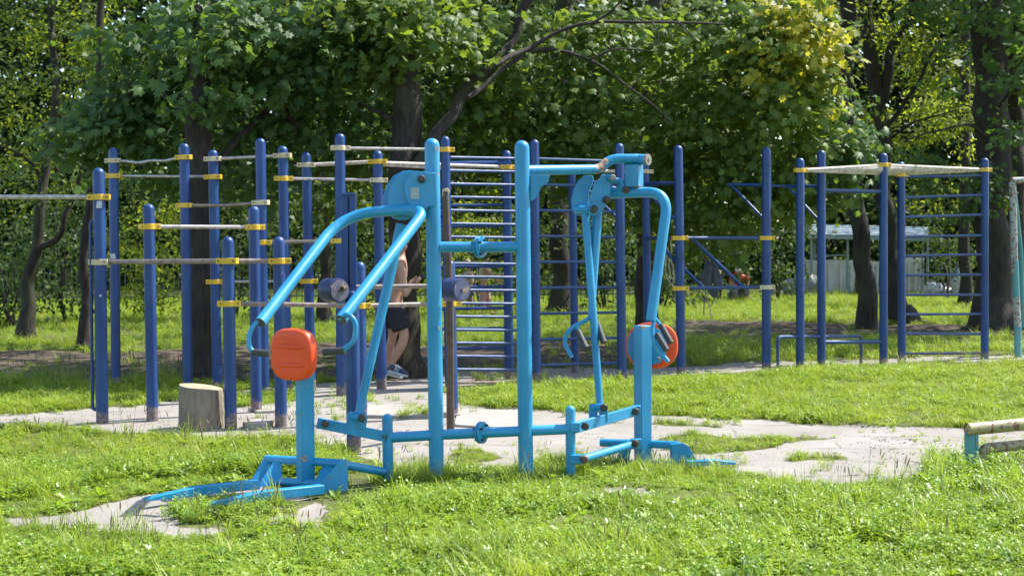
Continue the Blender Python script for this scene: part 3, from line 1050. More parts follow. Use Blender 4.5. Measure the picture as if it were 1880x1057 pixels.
def ground_masks(x, y):
    """path, dirt in 0..1"""
    wob = 0.16
    xx = x + (vnoise(x, y, 2.2, 1) - 0.5) * wob * 2 + (vnoise(x, y, 8, 2) - 0.5) * wob * 0.8
    yy = y + (vnoise(x, y, 2.2, 3) - 0.5) * wob * 2 + (vnoise(x, y, 8, 4) - 0.5) * wob * 0.8
    court = inside(COURT, xx, yy)
    for i in ISLANDS:
        court &= ~inside(i, xx, yy)
    path = court | inside(BACKSTRIP, xx, yy) | (inside(FRONT, xx, yy) & ~inside(FISLAND, xx, yy)) | inside(THIN, xx, yy)
    dirt = (inside(DIRT, xx, yy) | inside(DIRT2, xx, yy)) & ~path
    return path.astype(float), dirt.astype(float)


def axis_coords(lo, hi, d, lo2, hi2):
    a = list(np.arange(lo, hi + 1e-6, d))
    s, v = d, lo
    left = []
    while v > lo2:
        s *= 1.35
        v -= s
        left.append(v)
    s, v = d, hi
    right = []
    while v < hi2:
        s *= 1.35
        v += s
        right.append(v)
    return np.array(left[::-1] + a + right)


gx = axis_coords(-8.5, 10, 0.05, -300, 300)
gy = axis_coords(5.6, 30, 0.06, -60, 500)
XX, YY = np.meshgrid(gx, gy)
pm, dm = ground_masks(XX, YY)
far = (YY > 30) | (np.abs(XX) > 10)
pm[far] = 0


def blur(a, k=1):
    for _ in range(k):
        b = a.copy()
        b[1:-1, 1:-1] = (a[1:-1, 1:-1] * 2 + a[:-2, 1:-1] + a[2:, 1:-1] + a[1:-1, :-2] + a[1:-1, 2:]) / 6
        a = b
    return a


pmb, dmb = blur(pm, 2), blur(dm, 4)
ZZ = (1 - pmb) * ((vnoise(XX, YY, 1.3, 7) - 0.5) * 0.05 + 0.012) + (vnoise(XX, YY, 6, 8) - 0.5) * 0.012
ZZ[(YY > 30) | (np.abs(XX) > 10.5)] = 0
ny_, nx_ = XX.shape
me = bpy.data.meshes.new('ground')
idx = np.arange(ny_ * nx_).reshape(ny_, nx_)
quads = np.stack([idx[:-1, :-1], idx[:-1, 1:], idx[1:, 1:], idx[1:, :-1]], -1).reshape(-1, 4)
me.vertices.add(ny_ * nx_)
me.vertices.foreach_set('co', np.stack([XX, YY, ZZ], -1).astype(np.float32).ravel())
me.loops.add(quads.size)
me.loops.foreach_set('vertex_index', quads.astype(np.int32).ravel())
me.polygons.add(len(quads))
me.polygons.foreach_set('loop_start', np.arange(0, quads.size, 4, dtype=np.int32))
me.polygons.foreach_set('loop_total', np.full(len(quads), 4, np.int32))
for nm, arr in (('path', pmb), ('dirt', dmb)):
    at = me.attributes.new(nm, 'FLOAT', 'POINT')
    at.data.foreach_set('value', arr.astype(np.float32).ravel())
me.update()
me.validate()
me.shade_smooth()
ground = bpy.data.objects.new('ground', me)
COL.objects.link(ground)
ground['kind'] = 'structure'
ground['label'] = 'sandy path, bare soil and lawn soil of the park ground'

gm, nt, b = new_mat('ground')
p = pos_node(nt)


def attr(name):
    a = nt.nodes.new('ShaderNodeAttribute')
    a.attribute_name = name
    return a.outputs['Fac']


soil = mix(nt, ramp(nt, noise_n(nt, p, 6, 6), 0.35, 0.65), (0.075, 0.075, 0.032), (0.13, 0.15, 0.045))
dirt = mix(nt, ramp(nt, noise_n(nt, p, 3, 6), 0.35, 0.65), (0.055, 0.042, 0.032), (0.13, 0.10, 0.076))
sand = mix(nt, ramp(nt, noise_n(nt, p, 1.2, 6), 0.35, 0.65), (0.25, 0.23, 0.205), (0.33, 0.305, 0.275))
sand = mix(nt, ramp(nt, noise_n(nt, p, 55, 4), 0.45, 0.72, 0, 0.55), sand, (0.24, 0.2, 0.16))
sand = mix(nt, ramp(nt, noise_n(nt, p, 4.5, 7, 0.7), 0.52, 0.68, 0, 0.45), sand, (0.28, 0.24, 0.19))
# cracked joints between the old slabs
mp = N(nt, 'ShaderNodeMapping', Rotation=(0, 0, 0.10))
wv = N(nt, 'ShaderNodeTexNoise', Scale=1.6, Detail=3)
nt.links.new(p, wv.inputs['Vector'])
va = N(nt, 'ShaderNodeVectorMath', operation='MULTIPLY_ADD')
nt.links.new(wv.outputs['Color'], va.inputs[0])
va.inputs[1].default_value = (0.12, 0.12, 0)
nt.links.new(p, va.inputs[2])
nt.links.new(va.outputs[0], mp.inputs['Vector'])
br = N(nt, 'ShaderNodeTexBrick', Scale=1.0)
br.inputs['Mortar Size'].default_value = 0.012
br.inputs['Mortar Smooth'].default_value = 0.2
br.inputs['Brick Width'].default_value = 1.5
br.inputs['Row Height'].default_value = 0.62
nt.links.new(mp.outputs[0], br.inputs['Vector'])
jn = math_n(nt, 'MULTIPLY', br.outputs['Fac'], ramp(nt, noise_n(nt, p, 2.0, 4), 0.42, 0.6, 0, 0.85))
sand = mix(nt, jn, sand, (0.16, 0.14, 0.095))
edge = noise_n(nt, p, 14, 5)
pf = ramp(nt, math_n(nt, 'ADD', attr('path'), math_n(nt, 'MULTIPLY', math_n(nt, 'SUBTRACT', edge, 0.5), 0.9)), 0.4, 0.6)
c = mix(nt, attr('dirt'), soil, dirt)
c = mix(nt, pf, c, sand)
nt.links.new(c, b.inputs['Base Color'])
b.inputs['Roughness'].default_value = 0.95
b.inputs['Specular IOR Level'].default_value = 0.15
bump(nt, b, math_n(nt, 'SUBTRACT', noise_n(nt, p, 40, 6, 0.7), jn), 0.6, 0.015)
me.materials.append(gm)


def slab(pts, z, name='path', label='thin pale concrete paving slab edge beside the blue posts'):
    P0 = gpoly(pts)
    cx, cy = P0.mean(0)
    mb_ = MB()
    rr = []
    for i in range(len(P0)):
        a, bq = P0[i], P0[(i + 1) % len(P0)]
        n = max(2, int(np.hypot(*(bq - a)) / 0.12))
        for k in range(n):
            q = a + (bq - a) * k / n
            rr.append(Vector((q[0] + rng.normal(0, 0.008), q[1] + rng.normal(0, 0.008), z / 2 - 0.01)))
    mb_.prism(rr, (0, 0, z + 0.02))
    o = mb_.build(name, SLAB, None, bevel=0.006, origin=(cx, cy, 0))
    o['kind'] = 'structure'
    o['label'] = label
    return o


slab([(655, 747), (846, 751), (846, 766), (768, 769), (655, 768)], 0.035)
slab([(446, 783), (478, 778), (500, 781), (482, 788), (450, 788)], 0.05)
slab([(455, 752), (500, 750), (525, 757), (470, 760)], 0.03)
slab([(836, 752), (960, 757), (965, 790), (838, 783)], 0.02)

# ------------------------------------------------------------------ grass (ground cover, scattered by geometry nodes)
GRASS = mat_leaf('grass_blade', (0.095, 0.17, 0.011), (0.42, 0.475, 0.07), (0.48, 0.63, 0.04), 0.38, 0.42, 0.35, instanced=True)
CLOVER = mat_leaf('clover_leaf', (0.085, 0.18, 0.012), (0.39, 0.47, 0.05), (0.48, 0.66, 0.035), 0.38, 0.42, 0.4, instanced=True)
DRY = mat_leaf('dry_stalk', (0.16, 0.13, 0.05), (0.32, 0.29, 0.12), (0.3, 0.28, 0.1), 0.2, 0.6, instanced=True)
WEED = mat_leaf('broad_weed_leaf', (0.07, 0.17, 0.014), (0.34, 0.46, 0.07), (0.44, 0.66, 0.03), 0.36, 0.36, 0.5, instanced=True)


PEBBLE = mat_simple('pebble_stone', (0.36, 0.33, 0.29), (0.22, 0.2, 0.17), 0.9, 20)


def proto(kind, seed):
    r = np.random.default_rng(seed)
    v, f, mi = [], [], []

    def blade(base, ang, h, w, bend, seg=3, mat=0):
        o = len(v)
        d = np.array([math.cos(ang), math.sin(ang)])
        s = np.array([-d[1], d[0]])
        for i in range(seg + 1):
            t = i / seg
            z = h * (t - 0.28 * bend * t * t)
            out = h * bend * 0.75 * t * t
            ww = w * (1 - t ** 1.6) * 0.5 + 0.0004
            for k in (-1, 1):
                v.append((base[0] + d[0] * out + s[0] * ww * k, base[1] + d[1] * out + s[1] * ww * k, z))
        for i in range(seg):
            f.append((o + 2 * i, o + 2 * i + 1, o + 2 * i + 3, o + 2 * i + 2))
            mi.append(mat)

    def leaf(c, ang, l, w, tilt, mat):
        o = len(v)
        d = np.array([math.cos(ang), math.sin(ang), 0])
        s = np.array([-d[1], d[0], 0])
        u = np.array([0, 0, 1.0])
        e = d * math.cos(tilt) + u * math.sin(tilt)
        n = -d * math.sin(tilt) + u * math.cos(tilt)
        for (t, ww, q) in ((0, 0.1, 0), (0.35, 0.9, 0.10), (0.7, 0.85, 0.06), (1, 0.08, -0.1)):
            for k in (-1, 0, 1):
                v.append(tuple(np.array(c) + e * l * t + s * (w * 0.5 * ww * k) + n * (l * q - abs(k) * w * -0.12)))
        for i in range(3):
            for k in range(2):
                f.append((o + 3 * i + k, o + 3 * i + k + 1, o + 3 * i + k + 4, o + 3 * i + k + 3))
                mi.append(mat)
    if kind == 'grass':
        for _ in range(22):
            a = r.uniform(0, 6.28)
            q = r.normal(0, 0.035, 2)
            blade(q, a, r.uniform(0.05, 0.15), r.uniform(0.004, 0.009), r.uniform(0.3, 1.9))
    elif kind == 'long':
        for _ in range(16):
            blade(r.normal(0, 0.03, 2), r.uniform(0, 6.28), r.uniform(0.13, 0.26), r.uniform(0.004, 0.007), r.uniform(0.3, 1.4), 5)
    elif kind == 'clover':
        for _ in range(13):
            q = r.normal(0, 0.042, 2)
            h = r.uniform(0.03, 0.085)
            blade(q, r.uniform(0, 6.28), h, 0.0025, 0.1, 1)
            a0 = r.uniform(0, 6.28)
            for k in range(3):
                leaf((q[0], q[1], h * 0.97), a0 + k * 2.09, r.uniform(0.02, 0.034), r.uniform(0.016, 0.025), r.uniform(-0.35, 0.5), 1)
    elif kind == 'weed':
        a0 = r.uniform(0, 6.28)
        for k in range(7):
            leaf((0, 0, 0.015), a0 + k * 0.9 + r.uniform(-.2, .2), r.uniform(0.05, 0.12), r.uniform(0.022, 0.042), r.uniform(0.1, 0.9), 3)
    elif kind == 'herb':
        for _ in range(5):
            q = r.normal(0, 0.03, 2)
            h = r.uniform(0.08, 0.17)
            a = r.uniform(0, 6.28)
            blade(q, a, h, 0.003, 0.3, 3)
            for k in range(9):
                t = (k + 1) / 9
                leaf((q[0] + math.cos(a) * h * 0.22 * t * t, q[1] + math.sin(a) * h * 0.22 * t * t, h * t * 0.9), a + k * 2.4, r.uniform(0.02, 0.038), r.uniform(0.01, 0.017), r.uniform(0, 0.8), 3)
    elif kind == 'stalk':
        for _ in range(3):
            q = r.normal(0, 0.03, 2)
            h = r.uniform(0.17, 0.30)
            a = r.uniform(0, 6.28)
            bnd = r.uniform(0.05, 0.5)
            blade(q, a, h, 0.003, bnd, 4, 2)
            e = np.array([q[0] + math.cos(a) * h * bnd * 0.7, q[1] + math.sin(a) * h * bnd * 0.7, h * (1 - 0.28 * bnd) - 0.02])
            for k in range(2):
                o = len(v)
                an = r.uniform(0, 3)
                for (z, w) in ((0, 0.001), (0.015, 0.004), (0.04, 0.0035), (0.055, 0.0006)):
                    for s in (-1, 1):
                        v.append((e[0] + math.cos(an) * w * s + math.cos(a) * z * bnd, e[1] + math.sin(an) * w * s + math.sin(a) * z * bnd, e[2] + z))
                for i in range(3):
                    f.append((o + 2 * i, o + 2 * i + 1, o + 2 * i + 3, o + 2 * i + 2))
                    mi.append(2)
    elif kind == 'pebble':
        for _ in range(5):
            o = len(v)
            c = r.normal(0, 0.06, 2)
            s = r.uniform(0.004, 0.013)
            for (z, k) in ((0, 1.0), (0.7, 0.9), (1.0, 0.4)):
                for j in range(6):
                    a = j * 1.047 + r.uniform(-.2, .2)
                    v.append((c[0] + math.cos(a) * s * k * r.uniform(.8, 1.2), c[1] + math.sin(a) * s * k, z * s))
            for i in range(2):
                for j in range(6):
                    f.append((o + i * 6 + j, o + i * 6 + (j + 1) % 6, o + (i + 1) * 6 + (j + 1) % 6, o + (i + 1) * 6 + j))
                    mi.append(4)
            f.append(tuple(o + 12 + j for j in range(6)))
            mi.append(4)
    elif kind == 'litter':
        for _ in range(3):
            leaf((r.normal(0, 0.08), r.normal(0, 0.08), 0.004), r.uniform(0, 6.28), r.uniform(0.03, 0.06), r.uniform(0.015, 0.035), r.uniform(0, 0.3), 2)
    me = bpy.data.meshes.new(kind + '_tuft')
    me.from_pydata([tuple(map(float, q)) for q in v], [], f)
    for mm in (GRASS, CLOVER, DRY, WEED, PEBBLE):
        me.materials.append(mm)
    me.polygons.foreach_set('material_index', mi)
    me.update()
    return bpy.data.objects.new(kind + '_tuft', me)


PROTOS = bpy.data.collections.new('ground_cover_sources')
kinds = ['grass'] * 4 + ['clover'] * 4 + ['long'] * 2 + ['weed'] * 2 + ['herb'] * 2 + ['stalk'] * 2 + ['pebble'] * 2 + ['litter'] * 2
for i, kd in enumerate(kinds):
    o = proto(kd, 100 + i)
    o.name = 'source_%02d' % i
    PROTOS.objects.link(o)
KI = {k: [i for i, q in enumerate(kinds) if q == k] for k in set(kinds)}


def scatter(name, label, pts, rot, scl, ind):
    me = bpy.data.meshes.new(name)
    me.vertices.add(len(pts))
    me.vertices.foreach_set('co', np.asarray(pts, np.float32).ravel())
    a = me.attributes.new('rot', 'FLOAT_VECTOR', 'POINT')
    a.data.foreach_set('vector', np.asarray(rot, np.float32).ravel())
    a = me.attributes.new('scl', 'FLOAT', 'POINT')
    a.data.foreach_set('value', np.asarray(scl, np.float32))
    a = me.attributes.new('ind', 'INT', 'POINT')
    a.data.foreach_set('value', np.asarray(ind, np.int32))
    o = bpy.data.objects.new(name, me)
    COL.objects.link(o)
    tr = bpy.data.node_groups.new('scatter', 'GeometryNodeTree')
    tr.interface.new_socket('Geometry', in_out='INPUT', socket_type='NodeSocketGeometry')
    tr.interface.new_socket('Geometry', in_out='OUTPUT', socket_type='NodeSocketGeometry')
    gi, go = tr.nodes.new('NodeGroupInput'), tr.nodes.new('NodeGroupOutput')
    ip = tr.nodes.new('GeometryNodeInstanceOnPoints')
    ci = tr.nodes.new('GeometryNodeCollectionInfo')
    ci.inputs['Collection'].default_value = PROTOS
    ci.inputs['Separate Children'].default_value = True
    ci.inputs['Reset Children'].default_value = True
    ip.inputs['Pick Instance'].default_value = True

    def na(nm, dt):
        n = tr.nodes.new('GeometryNodeInputNamedAttribute')
        n.data_type = dt
        n.inputs['Name'].default_value = nm
        return n.outputs['Attribute']
    L = tr.links.new
    L(gi.outputs[0], ip.inputs['Points'])
    L(ci.outputs[0], ip.inputs['Instance'])
    L(na('ind', 'INT'), ip.inputs['Instance Index'])
    er = tr.nodes.new('FunctionNodeEulerToRotation')
    L(na('rot', 'FLOAT_VECTOR'), er.inputs[0])
    L(er.outputs[0], ip.inputs['Rotation'])
    L(na('scl', 'FLOAT'), ip.inputs['Scale'])
    L(ip.outputs[0], go.inputs[0])
    md = o.modifiers.new('scatter', 'NODES')
    md.node_group = tr
    o['kind'] = 'stuff'
    o['label'] = label
    return o


def frustum_pts(n, y0, y1, slope=0.385, margin=0.5):
    """n random ground points in the visible wedge, even per area"""
    u = rng.random(n)
    y = np.sqrt(y0 ** 2 + u * (y1 ** 2 - y0 ** 2))
    x = (rng.random(n) * 2 - 1) * (y * slope + margin)
    return x, y


def pick(n, weights):
    ks = list(weights)
    w = np.array([weights[k] for k in ks], float)
    c = rng.choice(len(ks), n, p=w / w.sum())
    return np.array([rng.choice(KI[ks[i]]) for i in c])


BASEGRASS = gpoly([(440, 880), (700, 872), (720, 905), (680, 960), (520, 960), (440, 920)])
EDGEGRASS = gpoly([(660, 815), (840, 800), (1080, 780), (1560, 780), (1620, 850), (1900, 850), (1900, 925), (640, 925)])
LOWGRASS = gpoly([(-20, 930), (240, 880), (660, 872), (700, 900), (650, 935), (640, 1010), (300, 1040), (-20, 1000)])
LANE = gpoly([(-300, 795), (60, 783), (330, 806), (600, 822), (740, 862), (960, 846), (1240, 838), (1500, 864), (1880, 842), (2300, 842), (2600, 1200), (-600, 1200)])
xs, ys, sc_, id_ = [], [], [], []


def zone(n, y0, y1, weights, smin, smax, cond, clump=0.0, slope=0.385, margin=0.5):
    x, y = frustum_pts(n, y0, y1, slope, margin)
    pth, drt = ground_masks(x, y)
    keep = cond(x, y, pth, drt)
    if clump:
        keep &= (vnoise(x, y, 1.6, 21) * 0.6 + vnoise(x, y, 5, 22) * 0.4 > clump * rng.random(len(x)) + 0.12)
    x, y = x[keep], y[keep]
    xs.append(x)
    ys.append(y)
    s_ = rng.uniform(smin, smax, len(x)) * (0.45 + 0.6 * vnoise(x, y, 1.1, 30) + 0.5 * vnoise(x, y, 3.7, 31))
    s_[inside(LOWGRASS, x, y)] *= 0.45
    s_[inside(EDGEGRASS, x, y)] *= 0.58
    s_[inside(BASEGRASS, x, y)] *= 0.55
    sc_.append(s_)
    id_.append(pick(len(x), weights))


notpath = lambda x, y, p_, d_: (p_ < 0.5) & (d_ < 0.5)
px_of = lambda x, y: to_px(x, y)
# near lawn
zone(26000, 5.9, 9.6, dict(grass=4.5, clover=2.6, long=0.6, weed=6, herb=3, stalk=0.07), 0.5, 1.0, notpath, margin=1.2)
zone(6000, 5.9, 9.6, dict(clover=6, weed=1.2), 0.5, 0.95, lambda x, y, p_, d_: (p_ < 0.5) & (vnoise(x, y, 0.9, 61) > 0.5))
zone(2600, 5.9, 9.6, dict(long=3, grass=3), 0.6, 1.05, lambda x, y, p_, d_: (p_ < 0.5) & (vnoise(x, y, 1.4, 62) > 0.62))
# lawn between the path and the frames
zone(30000, 9.6, 16.6, dict(grass=9, clover=2.5, long=0.15, weed=0.12, herb=0.5), 0.5, 0.95, notpath, margin=2.0)
# shaded meadow behind
zone(40000, 16.6, 38, dict(grass=6, clover=0.6, long=0.7, herb=1.0), 0.7, 1.25, notpath, slope=0.56, margin=2.0)
# thin tufts in dirt and on path edges
zone(2500, 8, 17, dict(grass=4, clover=2, herb=1), 0.35, 0.7, lambda x, y, p_, d_: (p_ > 0.5) & (vnoise(x, y, 1.9, 40) * 0.7 + vnoise(x, y, 9, 41) * 0.3 > 0.66))
zone(2200, 14, 24, dict(grass=3, long=1, herb=1), 0.5, 1.0, lambda x, y, p_, d_: (d_ > 0.5) & (vnoise(x, y, 1.2, 43) > 0.6))


def band(px0, px1, py0, py1, n, weights, smin, smax):
    """denser growth in one real strip of ground"""
    a = [G(rng.uniform(px0, px1), rng.uniform(py0, py1)) for _ in range(n)]
    xs.append(np.array([q.x for q in a]))
    ys.append(np.array([q.y for q in a]))
    sc_.append(rng.uniform(smin, smax, n))
    id_.append(pick(n, weights))


band(-40, 340, 694, 712, 110, dict(long=2, stalk=3, grass=1), 0.9, 1.5)      # tall fringe by the left posts
band(830, 1010, 690, 716, 60, dict(long=1, stalk=1, grass=2), 0.5, 1.0)
band(990, 1130, 845, 880, 110, dict(long=3, grass=3, stalk=0.6), 0.35, 0.75)
band(1130, 1350, 850, 885, 130, dict(long=3, grass=3, stalk=1), 0.35, 0.8)
band(690, 840, 862, 895, 110, dict(long=2, grass=4, stalk=0.4), 0.6, 1.0)
band(930, 1010, 868, 892, 50, dict(long=2, grass=3), 0.6, 1.0)
band(60, 600, 800, 850, 60, dict(stalk=3, long=1), 0.7, 1.1)
band(310, 540, 930, 972, 220, dict(herb=4, clover=4, grass=1), 0.45, 0.85)
band(620, 760, 915, 950, 70, dict(herb=2, weed=1, grass=3), 0.4, 0.75)
band(1300, 1880, 850, 900, 40, dict(stalk=0.8, long=1, herb=3), 0.4, 0.75)
band(1700, 1880, 840, 920, 160, dict(herb=5, weed=2, long=1), 0.8, 1.3)
band(0, 620, 950, 1050, 50, dict(stalk=3, long=2), 0.7, 1.1)
band(0, 1880, 880, 1055, 130, dict(weed=5, stalk=0.6, long=1), 0.75, 1.15)
band(1400, 1880, 655, 690, 60, dict(stalk=1, long=2, herb=1), 0.5, 0.9)
band(480, 700, 712, 760, 26, dict(herb=2, grass=2), 0.5, 0.9)
GX, GYY, GS, GI = xs, ys, sc_, id_
xs, ys, sc_, id_ = [], [], [], []
zone(5200, 7, 18, dict(pebble=5, litter=0.5), 0.25, 0.65, lambda x, y, p_, d_: (p_ > 0.5) & (vnoise(x, y, 1.5, 70) > 0.35))
zone(1500, 14, 22, dict(pebble=1, litter=3), 0.6, 1.2, lambda x, y, p_, d_: d_ > 0.5)
X_, Y_, S_, I_ = (np.concatenate(q) for q in (xs, ys, sc_, id_))
n = len(X_)
scatter('gravel', 'pebbles and dry fallen leaves strewn over the sandy path', np.stack([X_, Y_, np.zeros(n)], -1), np.stack([np.zeros(n), np.zeros(n), rng.uniform(0, 6.283, n)], -1), S_, I_)
xs, ys, sc_, id_ = GX, GYY, GS, GI
X_, Y_, S_, I_ = (np.concatenate(q) for q in (xs, ys, sc_, id_))
front = inside(FRONT, X_, Y_) & ~inside(FISLAND, X_, Y_) & (rng.random(len(X_)) > 0.06)
X_, Y_, S_, I_ = X_[~front], Y_[~front], S_[~front], I_[~front]
n = len(X_)
Zg = np.zeros(n)
rot = np.stack([rng.normal(0, 0.12, n), rng.normal(0, 0.12, n), rng.uniform(0, 6.283, n)], -1)
scatter('grass', 'bright green lawn of grass, clover and weeds', np.stack([X_, Y_, Zg], -1), rot, S_, I_)

# ------------------------------------------------------------------ trees
def leaf_template(kind):
    if kind == 'maple':
        pol = [(90, 1.0), (72, .62), (49, .92), (25, .56), (3, .74), (-24, .44), (-58, .50), (-90, .16)]
        pts = [(r_ * math.cos(math.radians(a)), r_ * math.sin(math.radians(a)) + 0.25) for a, r_ in pol]
        left = [(-x, y) for x, y in pts[1:-1]][::-1]
        out = pts + left
        v = [(0, 0.25, 0.10)] + [(x, y, -0.20 * (x * x + (y - .25) ** 2)) for x, y in out]
        f = [(0, 1 + i, 1 + (i + 1) % len(out)) for i in range(len(out))]
        # outline runs clockwise from the tip
        return np.array(v), np.array(f)
    if kind == 'oval':
        v = [(0, 0, 0), (0.36, 0.45, 0.06), (0.24, 0.85, 0.02), (0, 1.15, -0.12), (-0.24, 0.85, 0.02), (-0.36, 0.45, 0.06), (0, 0.55, -0.03)]
        f = [(6, 0, 1), (6, 1, 2), (6, 2, 3), (6, 3, 4), (6, 4, 5), (6, 5, 0)]
        return np.array(v), np.array(f)
    v = [(0, 0, 0), (0.42, 0.5, 0.08), (0, 1.1, -0.1), (-0.42, 0.5, 0.08)]
    return np.array(v), np.array([(0, 1, 2), (0, 2, 3)])


TEMPL = {k: leaf_template(k) for k in ('maple', 'oval', 'rhomb')}


def leaf_mesh(name, C, Nn, T, S, tint, kind, mat, parent=None):
    tv, tf = TEMPL[kind]
    Nn = Nn / np.linalg.norm(Nn, axis=1, keepdims=True)
    T = T - Nn * (T * Nn).sum(1, keepdims=True)
    T = T / (np.linalg.norm(T, axis=1, keepdims=True) + 1e-9)
    B = np.cross(T, Nn)
    wx = rng.uniform(0.62, 1.08, len(C))[:, None, None]
    cz = rng.uniform(-0.6, 2.6, len(C))[:, None, None]
    V = C[:, None, :] + S[:, None, None] * (B[:, None, :] * tv[None, :, 0:1] * wx + T[:, None, :] * tv[None, :, 1:2] + Nn[:, None, :] * tv[None, :, 2:3] * cz)
    k = len(tv)
    Fc = (tf[None] + (np.arange(len(C)) * k)[:, None, None]).reshape(-1, 3)
    o0 = np.array(ORIG[parent.name]) if parent is not None else np.zeros(3)
    V = V.reshape(-1, 3) - o0
    me = bpy.data.meshes.new(name)
    me.vertices.add(len(V))
    me.vertices.foreach_set('co', V.astype(np.float32).ravel())
    me.loops.add(Fc.size)
    me.loops.foreach_set('vertex_index', Fc.astype(np.int32).ravel())
    me.polygons.add(len(Fc))
    me.polygons.foreach_set('loop_start', np.arange(0, Fc.size, 3, dtype=np.int32))
    me.polygons.foreach_set('loop_total', np.full(len(Fc), 3, np.int32))
    a = me.attributes.new('tint', 'FLOAT', 'POINT')
    a.data.foreach_set('value', np.repeat(tint, k).astype(np.float32))
    me.update()
    me.materials.append(mat)
    o = bpy.data.objects.new(name, me)
    COL.objects.link(o)
    if parent is not None:
        o.parent = parent
    ORIG[o.name] = Vector(o0)
    return o


def spray_leaves(center, rad, nleaf, per=22, size=0.1, toward=0.3, tint0=0.5, tvar=0.25, hang=0.7, spread=0.33):
    """leaves grouped in drooping sprays inside an ellipsoid"""
    center, rad = np.array(center, float), np.array(rad, float)
    ns = max(1, int(nleaf / per))
    d = rng.normal(size=(ns, 3))
    d /= np.linalg.norm(d, axis=1, keepdims=True)
    rr = rng.random(ns) ** 0.45
    rr = np.where(rng.random(ns) < 0.16, rr * rng.uniform(1.1, 1.6, ns), rr)
    sc = center + d * rr[:, None] * rad
    k = per
    c = np.repeat(sc, k, 0)
    out = np.repeat(d, k, 0)
    ang = np.repeat(rng.uniform(0, 6.28, ns), k)
    t = np.tile(np.linspace(-1, 1, k), ns)
    ax = np.stack([np.cos(ang), np.sin(ang), np.full_like(ang, -0.25)], -1)
    n = len(c)
    C = c + ax * (t * spread)[:, None] + rng.normal(0, spread * 0.36, (n, 3)) * np.array([1, 1, 0.38])
    C[:, 2] -= (t * t) * spread * 0.4
    view = np.array([0, -1.0, 0.0])
    Nn = out * 0.35 + np.array([0, 0, 0.75]) + view * toward + rng.normal(0, 0.5, (n, 3))
    T = out * 0.5 + np.array([0, 0, -hang]) + view * 0.2 + rng.normal(0, 0.55, (n, 3))
    S = size * rng.uniform(0.5, 1.25, n)
    tint = np.clip(tint0 + np.repeat(rng.normal(0, tvar * 0.7, ns), k) + rng.normal(0, tvar * 0.6, n), 0, 1)
    return C, Nn, T, S, tint


WOODL = mat_leaf('far_wood_leaf', (0.03, 0.06, 0.013), (0.085, 0.13, 0.022), (0.21, 0.28, 0.025), 0.40, 0.6, 0.2)  # colour and translucency lowered so the far wood looks shaded
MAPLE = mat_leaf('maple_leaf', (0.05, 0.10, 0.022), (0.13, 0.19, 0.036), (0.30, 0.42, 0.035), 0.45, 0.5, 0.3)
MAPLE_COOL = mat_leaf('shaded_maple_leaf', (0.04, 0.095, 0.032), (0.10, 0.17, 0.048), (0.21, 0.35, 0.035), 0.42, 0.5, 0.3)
YELLOWING = mat_leaf('yellowing_maple_leaf', (0.13, 0.19, 0.03), (0.44, 0.40, 0.035), (0.62, 0.60, 0.05), 0.5, 0.45, 0.4)
LIME = mat_leaf('pale_backlit_leaf', (0.07, 0.13, 0.02), (0.14, 0.20, 0.03), (0.42, 0.50, 0.03), 0.55, 0.55, 0.25)
SHRUB = mat_leaf('shrub_leaf', (0.025, 0.055, 0.017), (0.065, 0.105, 0.027), (0.15, 0.25, 0.025), 0.38, 0.55, 0.25)


def branch(pts, r0, r1, wob=0.05, seg=6):
    q = curve_pts(pts, seg)
    n = len(q)
    out, rs = [], []
    for i, a in enumerate(q):
        t = i / (n - 1)
        w = wob * (r0 + 0.05) * 2 * (0 if i == 0 else 1)
        out.append(Vector(a) + Vector((noise.noise(Vector(a) * 1.7), noise.noise(Vector(a) * 1.9 + Vector((5, 2, 1))), 0)) * w)
        rs.append(r0 + (r1 - r0) * t)
    return out, rs


def make_tree(name, label, base, trunk_pts, r0, r1, limbs=(), blobs=(), mat=MAPLE, bark=BARK, kind='maple', size=0.1, flare=1.7, group=None, cat='tree', **kw):
    """trunk_pts: (px, py, Y) up the trunk; limbs: (points, r0, r1); blobs: (px, py, Y, rx, ry, rz in metres, leaves, {options})"""
    root = thing(name, label, cat, base, group)
    dY = base.y - trunk_pts[0][2]
    trunk_pts = [(a, b_, c_ + dY) for a, b_, c_ in trunk_pts]
    limbs = [([(a, b_, c_ + dY) for a, b_, c_ in lp], ra, rb) for lp, ra, rb in limbs]
    pts = [Vector(base) - Vector((0, 0, 0.15)), Vector(base) + Vector((0, 0, 0.1))] + [P(*q) for q in trunk_pts]
    cp, rs = branch(pts, r0, r1, 0.22)
    for i, q in enumerate(cp):
        h = q.z - base.z
        rs[i] *= 1 + (flare - 1) * math.exp(-max(h, 0) / 0.28)
    m = MB().tube(cp, rs, 18)
    # lumps and ridges
    vv = []
    for k_, v in enumerate(m.v):
        v = Vector(v)
        c_ = cp[min(k_ // 18, len(cp) - 1)]
        d = v - c_
        s = 1 + 0.10 * noise.noise(Vector((v.x * 5, v.y * 5, v.z * 0.7))) + 0.03 * noise.noise(v * 11)
        vv.append(tuple(c_ + d * s))
    m.v = vv
    m.build('trunk', bark, root)
    for (lp, a, b_) in limbs:
        q, rr = branch([P(*x) for x in lp], a, b_, 0.6)
        MB().tube(q, rr, 10).build('limb', bark, root)
    groups = {}
    for bl_ in blobs:
        (px, py, Y, rx, ry, rz, n) = bl_[:7]
        opt = dict(size=size)
        opt.update(kw)
        mm = mat
        if len(bl_) > 7:
            opt.update(bl_[7])
            mm = opt.pop('mat', mat)
        arrs = spray_leaves(P(px, py, Y), (rx, ry, rz), n, **opt)
        groups.setdefault(mm.name, (mm, []))[1].append(arrs)
    for i, (k_, (mm, al)) in enumerate(groups.items()):
        A = [np.concatenate([x[j] for x in al]) for j in range(5)]
        leaf_mesh('crown', *A, kind, mm, root)  # also takes any unseen leaf masses added for shade
    return root


